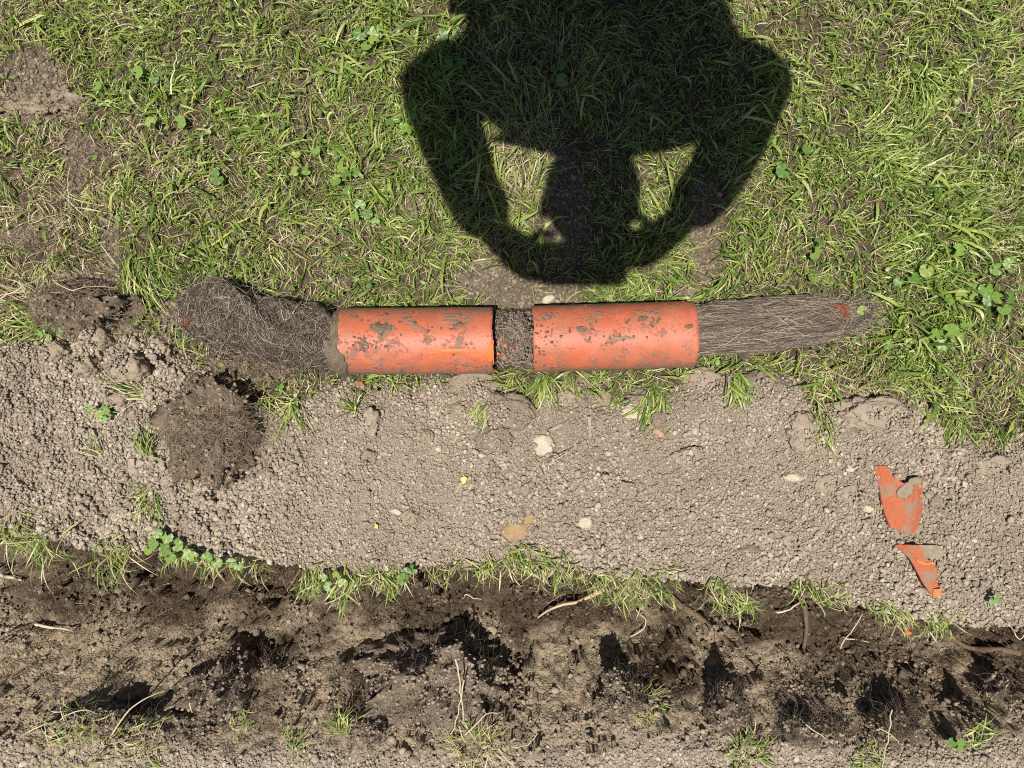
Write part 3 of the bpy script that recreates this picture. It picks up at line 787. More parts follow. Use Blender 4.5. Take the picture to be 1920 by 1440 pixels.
def root_plug(name, label, pxs, hw_px, hz, nf, combed, cols, seed, thick, core_mat, rough=0.10, extra=()):
    zc = [h + 0.006 for h in hz]
    sp = []
    for (a, b), hwp, h, z in zip(pxs, hw_px, hz, zc):
        x, y = W(a, b, z); sp.append((x, y, z + max(0.0, Z1(x, y)) * 0.6, hwp / PPM * (CAM_H - z) / CAM_H, h))
    f = spine_fn(sp); T = np.linspace(0, 1, 70); S = f(T)
    for i in range(5): S[:, i] = smooth(S[:, i], 12)
    base = S[0, :3].copy(); S[:, :3] -= base
    tan = np.gradient(S[:, :2], axis=0); tan /= np.linalg.norm(tan, axis=1, keepdims=True)
    nrm = np.stack([-tan[:, 1], tan[:, 0]], -1)
    na = 56; A, TI = np.meshgrid(np.linspace(0, 2 * np.pi, na, endpoint=False), np.arange(70))
    def at(ti, ang, lift=0.0):
        c = np.cos(ang); s = np.sin(ang)
        i0 = np.clip(ti, 0, 68.999); k = i0.astype(int); fr = i0 - k
        L = lambda arr: arr[k] * (1 - fr)[..., None] + arr[k + 1] * fr[..., None]
        P = L(S[:, :3]); N = L(nrm); hh = L(S[:, 3:5])
        nz = 1 + rough * (fbm(ti / 7.0 + 3 * c, ang * 1.1 + 2 * s, seed, 3)) * 1.6 + lift
        return np.stack([P[..., 0] + N[..., 0] * c * hh[..., 0] * nz, P[..., 1] + N[..., 1] * c * hh[..., 0] * nz, P[..., 2] + s * hh[..., 1] * nz], -1)
    V = at(TI.astype(float), A).reshape(-1, 3)
    i = np.arange(69)[:, None] * na; j = np.arange(na)[None]; j2 = (j + 1) % na
    F = np.stack([i + j, i + j2, i + na + j2, i + na + j], -1).reshape(-1, 4)
    root = empty(name, base); tag(root, label, 'roots')
    me = raw_mesh('soil_core', np.concatenate([V, S[[0, -1], :3]]), F)
    bm = bmesh.new(); bm.from_mesh(me); bm.verts.ensure_lookup_table()
    for q in range(na):
        bm.faces.new((bm.verts[(q + 1) % na], bm.verts[q], bm.verts[len(V)])); o_ = 69 * na
        bm.faces.new((bm.verts[o_ + q], bm.verts[o_ + (q + 1) % na], bm.verts[len(V) + 1]))
    bm.to_mesh(me); bm.free()
    obj('soil_core', me, core_mat, root)
    def strands(n, K, span, wander, rad, colset, lift, curl):
        t0 = rng.uniform(-4, 66, n); dirn = np.where(rng.uniform(0, 1, n) < 0.5, 1, -1)
        ln = rng.uniform(*span, n) * dirn; k = np.linspace(0, 1, K)[None]
        ang0 = rng.uniform(-0.35, np.pi + 0.35, n)
        drift = rng.normal(0, wander, n)
        ph = rng.uniform(0, 6.28, n)
        ti = np.clip(t0[:, None] + ln[:, None] * k, 0, 69)
        if not combed: ti = np.clip(ti + curl * 4.0 * np.sin(k * rng.uniform(3, 9, (n, 1)) + ph[:, None]), 0, 69)
        ang = ang0[:, None] + drift[:, None] * k + curl * np.sin(k * rng.uniform(2, 7, (n, 1)) + ph[:, None])
        P = at(ti, ang, rng.uniform(*lift, (n, 1)) * np.ones((1, K)))
        P += rng.normal(0, 0.0007 if combed else 0.0012, P.shape)
        R = rng.uniform(*rad, n)[:, None] * np.interp(k[0], [0, .1, .8, 1], [.5, 1, .8, .3])[None]
        c = np.array(colset)[rng.integers(0, len(colset), n)] * rng.uniform(.75, 1.2, (n, 1))
        Vt, Ft = tubes(P, R, 3)
        return Vt, Ft, np.repeat(c, K * 3, 0), P, R, c
    Vt, Ft, Ct, *_ = strands(nf, 9, (8, 26) if combed else (4, 14), 0.35 if combed else 0.9, (0.00022, 0.00048), cols, (0.0, 0.07), 0.10 if combed else 0.35)
    fo = obj('fine_roots', raw_mesh('fine_roots', Vt, Ft, Ct), M['fibre'], root); fo['kind'] = 'stuff'
    ia = rng.uniform(2, 66, 260); aa = rng.uniform(.2, 2.9, 260)
    so = obj('stuck_crumbs', crumb_pile('stuck_crumbs', at(ia, aa, np.full(260, .02)), np.random.default_rng(seed).uniform(.0006, .0022, 260) * (.6 if combed else 1.2)), M['pipe_dirt'], root); so['kind'] = 'stuff'
    nw = 420; tw = rng.uniform(4, 68, nw); aw = np.where(rng.uniform(0, 1, nw) < .5, rng.normal(.1, .3, nw), rng.normal(np.pi - .1, .3, nw))
    if combed: tw = np.where(rng.uniform(0, 1, nw) < .6, rng.uniform(56, 69, nw), tw)
    p0 = at(tw, aw); i0 = np.clip(tw.astype(int), 0, 69); tg = tan[i0]; sg = np.where(rng.uniform(0, 1, nw) < (.9 if combed else .5), 1, -1)
    hw_ = np.arctan2(tg[:, 1] * sg, tg[:, 0] * sg) + rng.normal(0, .45 if combed else .9, nw)
    kk = np.linspace(0, 1, 7)[None]; Lw = rng.uniform(.010, .040, nw)[:, None]; aw_ = hw_[:, None] + rng.normal(0, .8, (nw, 1)) * kk
    Pw = np.stack([p0[:, :1] + np.cumsum(np.cos(aw_) * Lw / 6, 1), p0[:, 1:2] + np.cumsum(np.sin(aw_) * Lw / 6, 1), np.maximum(p0[:, 2:3] * (1 - .6 * kk), .012 - base[2]) + rng.uniform(0, .006, (nw, 1))], -1)
    vw, fw = tubes(Pw, rng.uniform(.0002, .00045, (nw, 1)) * np.ones((1, 7)), 3)
    wo = obj('stray_roots', raw_mesh('stray_roots', vw, fw, np.repeat(np.array(cols)[rng.integers(1, len(cols), nw)], 21, 0)), M['fibre'], root); wo['kind'] = 'stuff'
    _, _, _, P, R, c = strands(thick, 14, (10, 30) if combed else (6, 18), 0.8, (0.0003, 0.00075), cols[-2:], (0.05, 0.12), 0.35 if combed else 0.7)
    for q in range(thick):
        v, fc = tubes(P[q:q + 1], R[q:q + 1], 5)
        obj('root', raw_mesh('root', v, fc, np.repeat(c[q:q + 1] * 1.12, len(v), 0)), M['fibre'], root)
    return root
LROOT = [(0.055, 0.040, 0.030), (0.085, 0.062, 0.046), (0.13, 0.098, 0.074), (0.20, 0.16, 0.125), (0.40, 0.335, 0.27)]
RROOT = [(0.075, 0.056, 0.042), (0.115, 0.088, 0.066), (0.165, 0.128, 0.097), (0.22, 0.175, 0.135), (0.38, 0.32, 0.245)]
rl = root_plug('root_plug', 'long dark brown root plug, bushy and curled, bending away from the muddier pipe',
          [(700, 638), (640, 638), (590, 632), (530, 622), (470, 606), (410, 588), (365, 582), (338, 580)], [36, 46, 53, 54, 54, 56, 50, 22], [.030, .040, .042, .042, .040, .040, .030, .012], 3000, False, LROOT, 3, 26, M['core'], 0.20)
rr = root_plug('root_plug', 'tapering grey root plug combed into silky strands, lying on the grass',
          [(1240, 622), (1297, 620), (1370, 616), (1450, 608), (1520, 603), (1565, 598), (1590, 593), (1622, 588)], [34, 44, 47, 46, 44, 36, 22, 3], [.028, .036, .040, .040, .036, .026, .014, .003], 2600, True, RROOT, 7, 26, M['core'], 0.13)
for (t, pxx, pyy, n_, s_, sd_) in ((rl, 352, 603, 7, .007, 1), (rr, 1574, 584, 34, .010, 2)):   # rusty red tangles of fibre at the two far ends
    z = 0.070 if t is rl else 0.060
    x, y = W(pxx, pyy, z); k = np.linspace(0, 1, 8)
    P = np.array([[(x + random.gauss(0, s_ * .5) + s_ * math.sin(3 * q * random.uniform(.5, 2) + random.random() * 6), y + random.gauss(0, s_ * .2) + s_ * math.cos(4 * q * 1.3 + i), z - .004 + random.uniform(0, .008)) for q in k] for i in range(n_)]) - np.array(t.location)
    v, f = tubes(P, np.full((n_, 8), 0.0005), 3)
    o = obj('red_fibres', raw_mesh('red_fibres', v, f, np.tile((0.26, 0.10, 0.055), (len(v), 1)) * np.repeat(rng.uniform(.7, 1.2, (n_, 1)), 24, 0)), M['fibre'], t)
    o['kind'] = 'stuff'; o['label'] = 'rusty red tangle of fibres at the tip'

# plug of earth between the two pipes
x, y = W(962, 634, 0.05); g = Z1(x, y)
mp = empty('earth_plug', (x, y, g)); tag(mp, 'dark earth and orange chips filling the gap between both pipes', 'soil')
obj('soil_core', blob('soil_core', 0.040, 0.044, 0.048, 0.22, 3, 4, 4), M['clod_dark'], mp)
for q, (dx, dy, r_) in enumerate([(-.012, -.014, .0052), (-.02, -.004, .0036), (-.004, -.03, .0042), (-.016, -.033, .005), (-.026, .016, .003), (.0, -.022, .003), (-.024, -.026, .004)]):
    obj('orange_chip', blob('orange_chip', r_, r_ * .7, r_ * .5, .3, 2, q, 2), M['fresh'], mp, (dx, dy, .082 - abs(dy) * 0.55), (random.uniform(-.5, .5), .3, q))
n_ = 260; k = np.linspace(0, 1, 7)[None]
ang = rng.uniform(0, np.pi, (n_, 1)) + rng.normal(0, .4, (n_, 1)) * k; uu = rng.uniform(-.036, .03, (n_, 1)) + rng.normal(0, .015, (n_, 1)) * k
P = np.stack([uu, np.cos(ang) * .048, .026 + np.sin(ang) * .056], -1) + rng.normal(0, .0015, (n_, 7, 3))
v, f = tubes(P, np.full((n_, 7), .0004), 3)
o = obj('fine_roots', raw_mesh('fine_roots', v, f, np.repeat(np.array(LROOT)[rng.integers(1, 5, n_)], 21, 0)), M['fibre'], mp); o['kind'] = 'stuff'
pos, rad_ = [], []
for q in range(300):
    r_ = random.uniform(.0010, .0036); a = random.uniform(.3, 2.8); u = random.uniform(-.034, .034)
    pos.append((u, math.cos(a) * .046, .028 + math.sin(a) * .054)); rad_.append(r_)
o = obj('stuck_crumbs', crumb_pile('stuck_crumbs', pos, rad_), M['clod_dark'], mp); o['kind'] = 'stuff'

# ------------------------------------------------------------------ clods, stones and bits lying on the spoil
def place_on(name, me, mat, px, py, dz=0.0, turn=0.0, tilt=(0, 0), label=None, cat=None, group=None):
    x, y, z = on_ground(px, py)
    o = obj(name, me, mat, None, (x, y, z + dz), (tilt[0], tilt[1], math.radians(turn)))
    if label: tag(o, label, cat, group)
    return o
for i, (cx, cy, wpx, dpx, h, tn, mt, fl, lb) in enumerate(CLODS):
    me = blob('soil_clod', wpx / PPM / 2, dpx / PPM / 2, h, 0.42, 2.4, i * 2.3 + 1, 5, fl)
    place_on('soil_clod', me, M[mt], cx, cy, -h * 0.60, tn, (random.uniform(-.15, .15), random.uniform(-.15, .15)), lb, 'clod', 'clods in the spoil')

STONES = [
 (1186, 776, 46, 23, .010, -24, 'pale_stone', 'stone', 'pale oval stone lying under the cleaner pipe'),
 (1234, 811, 25, 15, .008, -30, 'pink_stone', 'pebble', 'reddish pebble just below the pale oval stone'),
 (1220, 797, 15, 13, .007, 0, 'pink_stone', 'pebble', 'small brownish pebble between pale oval stone and reddish pebble'),
 (1016, 834, 38, 44, .010, 10, 'pale_stone', 'stone', 'blocky cream stone in the spoil beside the large dark clods'),
 (1096, 981, 27, 22, .009, 20, 'pale_stone', 'stone', 'pale triangular stone above the middle of the trench'),
 (1486, 894, 38, 16, .008, -10, 'pale_stone', 'stone', 'cream pointed sliver of stone left of the shards'),
 (966, 999, 62, 34, .012, 18, 'ochre_stone', 'stone', 'flat ochre brown stone at the trench edge'),
 (992, 972, 26, 20, .010, 40, 'ochre_stone', 'stone', 'small ochre stone leaning on the flat ochre one'),
 (744, 958, 26, 12, .008, -18, 'pale_stone', 'stone', 'whitish chip in the fine spoil above the trench'),
 (1625, 952, 20, 18, .008, 0, 'pale_stone', 'pebble', 'pale lump wedged against the upper orange shard'),
 (1592, 880, 16, 12, .007, 0, 'pale_stone', 'pebble', 'cream pebble beside the tip of the upper orange shard'),
 (1543, 824, 16, 12, .006, 0, 'pale_stone', 'pebble', 'pale crumb of stone under the hanging grass fringe'),
 (1305, 570 - 5, 1, 1, .001, 0, 'pale_stone', None, None),
]
for i, (cx, cy, wpx, dpx, h, tn, mt, ct, lb) in enumerate(STONES):
    if ct is None: continue
    me = blob('stone', wpx / PPM / 2, dpx / PPM / 2, h, 0.34, 1.6, i * 3.1 + 40, 4, .35, True)
    place_on('stone' if ct == 'stone' else 'pebble', me, M[mt], cx, cy, -h * 0.40, tn, (random.uniform(-.12, .12), random.uniform(-.12, .12)), lb, ct)
x, y = 0, 0
me = blob('stone', 15 / PPM, 9 / PPM, .012, .2, 1.6, 77, 3, .3, True)
place_on('stone', me, M['pale_stone'], 1028, 562, 0.002, 20, label='small pale stone touching the top edge of the cleaner pipe', cat='stone')

def prism(name, pts_px, thick, curve_r=None, seed=0, bev=0.002):
    """flat piece cut from an outline in photo pixels about its own centre; bent like a piece of pipe wall when curve_r is given"""
    c = np.mean(pts_px, 0); pts = [((p[0] - c[0]) / PPM, (c[1] - p[1]) / PPM) for p in pts_px]
    bm = bmesh.new(); vs = [bm.verts.new((a, b, 0)) for a, b in pts]; f = bm.faces.new(vs)
    if f.normal.z < 0: f.normal_flip()
    r = bmesh.ops.extrude_face_region(bm, geom=[f]); top = [v for v in r['geom'] if isinstance(v, bmesh.types.BMVert)]
    for v in top: v.co.z += thick
    bmesh.ops.recalc_face_normals(bm, faces=bm.faces)
    bmesh.ops.triangulate(bm, faces=[q for q in bm.faces if len(q.verts) > 4])
    bmesh.ops.subdivide_edges(bm, edges=bm.edges[:], cuts=3, use_grid_fill=True)
    off = Vector((seed, seed * 2.1, 0))
    for v in bm.verts:
        n = mnoise.noise(v.co * 90 + off) * 0.0008 + mnoise.noise(v.co * 300 + off) * 0.0004
        v.co.x += n; v.co.y += mnoise.noise(v.co * 110 - off) * 0.0008; v.co.z += mnoise.noise(v.co * 60 + off) * 0.0008
        if curve_r: v.co.z -= v.co.x * v.co.x / (2 * curve_r)
    me = bpy.data.meshes.new(name); bm.to_mesh(me); bm.free()
    return me, c

# two pipe shards
me, c = prism('pipe_wall', [(1633, 874), (1650, 872), (1664, 893), (1680, 902), (1700, 905), (1712, 896), (1722, 892), (1731, 898), (1733, 922), (1731, 945), (1724, 965), (1716, 985), (1708, 997), (1698, 997), (1680, 990), (1662, 985), (1654, 965), (1648, 940), (1644, 915), (1638, 890)], .0055, .054, 2)
x, y, z = on_ground(*c)
s1 = empty('pipe_shard', (x, y, z + .017), (0.08, 0.08, 0)); obj('pipe_wall', me, M['shard'], s1)
tag(s1, 'larger orange pipe shard, heart shaped with a grey mud smear, lying on the spoil', 'shard')
obj('mud_patch', blob('mud_patch', .017, .011, .0030, .35, 2.4, 5, 3, .3), M['clod_brown'], s1, (-.002, .014, .0035), (0, 0, .9))
obj('mud_patch', blob('mud_patch', .012, .007, .0040, .35, 2.4, 8, 3, .3), M['clod_brown'], s1, (.014, .030, .0030), (0, 0, .3))
me, c = prism('pipe_wall', [(1676, 1022), (1698, 1020), (1714, 1020), (1722, 1034), (1730, 1046), (1741, 1052), (1748, 1066), (1744, 1082), (1750, 1100), (1742, 1112), (1733, 1108), (1722, 1092), (1710, 1068), (1700, 1046), (1688, 1032)], .0055, .054, 6)
x, y, z = on_ground(*c)
s2 = empty('pipe_shard', (x, y, z + .014), (-.08, -.12, 0)); obj('pipe_wall', me, M['shard'], s2)
tag(s2, 'narrower pointed orange pipe shard below the heart shaped one, near the trench rim', 'shard')
obj('broken_edge', prism('broken_edge', [(1736, 1097), (1749, 1096), (1749, 1106), (1741, 1112), (1735, 1107)], .003, None, 4)[0], M['fresh'], s2, ((1743 - c[0]) / PPM, (c[1] - 1104) / PPM, .0035))
obj('broken_edge', prism('broken_edge', [(1707, 1044), (1714, 1048), (1724, 1052), (1740, 1050), (1740, 1054), (1724, 1056), (1712, 1052)], .0016, None, 4)[0], M['fresh'], s2, ((1723 - c[0]) / PPM, (c[1] - 1050) / PPM, .0050))
me, c = prism('clod', [(1712, 1020), (1760, 1022), (1768, 1040), (1740, 1050), (1728, 1040)], .006, None, 9)
place_on('soil_clod', me, M['clod_brown'], 1738, 1034, .002, label='flat soil flake pressed against the narrower orange shard', cat='clod')
me = blob('orange_chip', .0065, .005, .004, .5, 2.5, 3, 3)
place_on('pipe_chip', me, M['fresh'], 1700, 1185, .002, label='tiny bright orange chip lying in the trench', cat='chip')
me = blob('pipe_chip', .010, .006, .004, .3, 2, 6, 3)
place_on('pipe_chip', me, M['shard'], 1300, 711, .006, 20, label='small dark red fragment on the cracked clod under the cleaner pipe', cat='chip')
me = blob('pipe_chip', .007, .004, .003, .3, 2, 16, 3)
place_on('pipe_chip', me, M['shard'], 676, 719, .006, 20, label='reddish crumb in the grass fringe below the muddier pipe', cat='chip')

# chips of wood, a leaf, twigs on the spoil
me, c = prism('wood_chip', [(1030, 804), (1052, 793), (1056, 797), (1034, 809)], .004)
place_on('wood_chip', me, M['wood'], 1043, 801, .003, label='grey splinter of wood on the spoil below the cleaner pipe', cat='wood chip')
me, c = prism('wood_chip', [(1101, 782), (1107, 782), (1109, 818), (1105, 822)], .004)
place_on('wood_chip', me, M['wood'], 1105, 800, .004, label='slim upright splinter of wood beside the blocky stones', cat='wood chip')
me, c = prism('wood_chip', [(246, 862), (258, 860), (260, 886), (250, 888)], .006)
place_on('wood_chip', me, M['wood'], 252, 873, .004, label='dark stub of wood beside the root covered sod', cat='wood chip')
me, c = prism('fallen_leaf', [(865, 902), (864, 896), (870, 892), (875, 896), (873, 904), (867, 907)], .0012)
place_on('fallen_leaf', me, M['yellow_leaf'], 870, 899, .006, label='single yellow leaf scrap on the fine spoil', cat='leaf')
me, c = prism('fallen_leaf', [(704, 988), (704, 980), (709, 984), (710, 990)], .0012)
place_on('fallen_leaf', me, M['yellow_leaf'], 707, 985, .006, label='tiny yellow scrap near the whitish chip', cat='leaf')

# ------------------------------------------------------------------ grass tufts
def tuft_mesh(n, Lr, wr, hr, head, spread, rad, straw, zfun=None, bend=0.5):
    a = rng.uniform(0, 6.28, n); rr_ = rad * np.sqrt(rng.uniform(0, 1, n))
    x = np.cos(a) * rr_; y = np.sin(a) * rr_
    h = (np.full(n, head) if head is not None else a) + rng.normal(0, spread, n)
    col, s = pick_cols(n, straw)
    V, F, C, _ = blades(x, y, np.zeros(n), h, rng.uniform(*Lr, n), rng.uniform(*wr, n) * np.where(s, .7, 1), rng.uniform(*hr, n), rng.normal(0, bend, n), rng.normal(0, .5, n), col, rng.uniform(.5, .95, n))
    return raw_mesh('grass_tuft', V, F, C)
D = math.radians
TUFTS = [ # px, py, n, length, height, heading deg (None = all round), spread, radius px, straw, label
 (585, 1072, 34, (.03, .07), (.005, .018), -85, .6, 26, .25, 'grass tuft hanging over the trench rim, with a clover leaf cluster beside it'),
 (645, 1080, 40, (.035, .08), (.004, .018), -92, .5, 34, .25, 'fullest grass tuft hanging over the trench rim below the fine spoil'),
 (735, 1078, 30, (.03, .07), (.005, .02), -100, .6, 28, .3, 'grass tuft on the trench rim beside a round leaved weed'),
 (815, 1068, 12, (.03, .05), (.005, .016), -70, .6, 22, .45, 'thin straggly grass tuft on the trench rim'),
 (912, 1052, 24, (.03, .06), (.005, .02), -100, .5, 24, .3, 'grass tuft on the trench rim under the flat ochre stone'),
 (972, 1036, 46, (.03, .06), (.008, .022), -60, .7, 26, .4, 'yellowish grass tuft standing up on the trench rim beside the ochre stones'),
 (1030, 1055, 40, (.03, .055), (.006, .02), -75, .6, 40, .35, 'low spreading grass tuft on the rim in the middle of the trench'),
 (1130, 1086, 46, (.03, .06), (.006, .022), -60, .7, 34, .25, 'green grass tuft on the rim above the pale orange root'),
 (1190, 1092, 46, (.03, .065), (.006, .022), -85, .8, 36, .3, 'grass tuft with dangling rootlets on the rim'),
 (1240, 1088, 34, (.03, .055), (.006, .02), -50, .9, 30, .5, 'yellow green grass tuft on a bulge of the rim'),
 (1340, 1104, 46, (.03, .06), (.006, .022), -80, .9, 30, .3, 'dense grass tuft on the rim at the head of the brown root'),
 (1382, 1118, 26, (.03, .07), (.006, .018), -70, .5, 18, .3, 'grass tuft drooping into the trench beside the dense one'),
 (1498, 1096, 30, (.025, .05), (.005, .02), -80, .8, 20, .3, 'dark green grass tuft in a notch of the trench rim'),
 (1545, 1108, 34, (.025, .05), (.005, .02), -30, .8, 30, .25, 'creeping grass tuft along the rim below the shards'),
 (1640, 1134, 22, (.025, .05), (.005, .018), -60, .7, 26, .3, 'sparse grass tuft along the rim below the narrower shard'),
 (1680, 1152, 20, (.03, .06), (.005, .016), -65, .6, 20, .3, 'grass tuft with one long blade pointing into the trench'),
 (1750, 1155, 22, (.025, .045), (.005, .016), -60, .9, 18, .2, 'small bright grass tuft near the end of the trench rim'),
 (40, 990, 34, (.03, .07), (.006, .02), -45, .8, 36, .5, 'straw mixed grass tuft at the outer end of the trench rim'),
 (110, 1015, 26, (.03, .065), (.006, .02), -60, .8, 30, .4, 'thin grass tuft next to the outer end of the rim'),
 (225, 1030, 50, (.03, .07), (.008, .026), -80, .9, 40, .25, 'bushy grass tuft on the rim beside the leafy weed patch'),
 (285, 930, 34, (.03, .065), (.008, .026), -100, .9, 20, .45, 'yellowish grass tuft growing through the spoil below the root covered sod'),
 (290, 850, 24, (.03, .06), (.008, .026), 80, .5, 14, .3, 'upright green grass tuft against the root covered sod'),
 (215, 775, 20, (.02, .045), (.006, .016), 120, 1.4, 30, .3, 'small sprawling tuft in the heap of loose soil'),
 (280, 740, 30, (.04, .08), (.008, .02), 160, .45, 14, .6, 'straw yellow tuft sticking out sideways from the root covered sod'),
 (205, 850, 14, (.02, .05), (.006, .016), 130, .5, 10, .5, 'few thin blades sprouting from the soil left of the sod'),
 (668, 770, 14, (.02, .045), (.01, .024), 90, .8, 8, .1, 'few dark green blades beside the egg shaped clod'),
 (555, 755, 30, (.04, .075), (.008, .024), -95, .35, 12, .3, 'hanging green grass fringe below the bushy root plug'),
 (500, 745, 34, (.04, .08), (.008, .02), -50, .5, 26, .7, 'dry straw tuft at the corner of the spoil below the bushy root plug'),
 (1022, 720, 60, (.03, .06), (.008, .026), -95, .35, 22, .15, 'bright grass fringe under the near end of the cleaner pipe'),
 (908, 758, 40, (.02, .045), (.006, .018), -110, .4, 16, .4, 'pale grass fringe between the large dark clod and the brown slab'),
 (1068, 716, 34, (.02, .04), (.008, .022), -100, .4, 14, .2, 'short grass fringe beside the round clod under the cleaner pipe'),
 (1226, 745, 80, (.03, .06), (.008, .026), -100, .35, 26, .2, 'thick grass fringe hanging down beside the pale oval stone'),
 (1155, 742, 20, (.02, .04), (.005, .016), -80, .6, 14, .2, 'small grass sprig among clods under the cleaner pipe'),
 (1530, 790, 50, (.03, .06), (.008, .026), -85, .4, 22, .2, 'hanging grass fringe reaching into the spoil above the heart shaped shard'),
 (1375, 715, 60, (.03, .055), (.008, .026), -80, .5, 20, .05, 'lush grass fringe between two clods at the lawn edge'),
 (1785, 790, 60, (.04, .075), (.010, .028), -110, .5, 32, .1, 'lush grass clump drooping over the far end of the spoil'),
 (150, 1380, 50, (.03, .075), (.01, .04), 65, .9, 46, .35, 'grass tuft on the far bank at the lower corner'),
 (255, 1390, 36, (.03, .07), (.01, .035), 20, 1.0, 34, .5, 'yellow green grass tuft on the far bank beside long dry stalks'),
 (430, 1375, 18, (.02, .04), (.006, .02), 30, 1.4, 18, .1, 'little leafy sprig under the dark hairy root tuft'),
 (545, 1400, 16, (.03, .06), (.01, .03), 60, .9, 16, .3, 'thin grass sprig on the far bank between two root tufts'),
 (640, 1380, 26, (.03, .07), (.01, .03), 100, .5, 12, .3, 'upright grass sprig beside the biggest root tuft'),
 (890, 1405, 70, (.03, .07), (.01, .035), None, .8, 30, .75, 'straw coloured grass clump below the biggest root tuft'),
 (1215, 1340, 50, (.025, .055), (.01, .035), 10, 1.0, 24, .5, 'yellow green grass tuft growing out of a root tuft'),
 (1400, 1410, 46, (.025, .055), (.01, .03), None, .8, 22, .4, 'bright grass tuft on the far bank under the brown root'),
 (1625, 1430, 30, (.025, .05), (.01, .025), 90, 1.0, 26, .1, 'dark green grass tuft at the bottom edge of the far bank'),
 (1840, 1395, 26, (.025, .05), (.008, .02), 10, .8, 26, .2, 'low grass tuft beside a round leaf on the far bank'),
 (60, 585, 60, (.04, .10), (.012, .05), 170, .7, 44, .6, 'tall straw grass tuft on the sod at the lawn corner'),
 (90, 600, 60, (.02, .05), (.012, .04), None, 1.0, 36, .2, 'short leafy tuft on top of the sod at the lawn corner'),
 (1715, 135, 70, (.05, .10), (.012, .04), -60, .5, 20, .0, 'big coarse grass clump fanning out in the lawn'),
 (1650, 290, 90, (.04, .07), (.010, .026), 10, .5, 60, .05, 'bright yellow green swirl of grass in the lawn'),
 (265, 500, 90, (.04, .08), (.010, .03), -60, .35, 40, .25, 'streaming grass clump leading toward the bushy root plug'),
]
for i, (cx, cy, n, Lr, hr, hd, sp_, rp, st, lb) in enumerate(TUFTS):
    if 1030 < cy < 1200: Lr = (Lr[0] * .5, Lr[1] * .64); n = int(n * 1.3)
    if cy > 1330: Lr = (Lr[0] * .6, Lr[1] * .75); n = int(n * 1.6); sp_ = sp_ + .2; rp = rp * 1.3; hr = (hr[0] * .5, hr[1] * .7)
    me = tuft_mesh(n, Lr, (.0012, .0028), hr, None if hd is None else D(hd), sp_, rp / PPM, st)
    x, y = W(cx, cy, 0.01)
    z = max(Z1(x, y), Z1(x, y + .012), Z1(x, y - .012))
    if 1030 < cy < 1200 or (cy > 960 and cx < 300): z = max(z, Z1(x, y + .03))
    o = obj('grass_tuft', me, M['grass'], None, (x, y, z + .002)); tag(o, lb, 'grass tuft', 'single grass tufts')

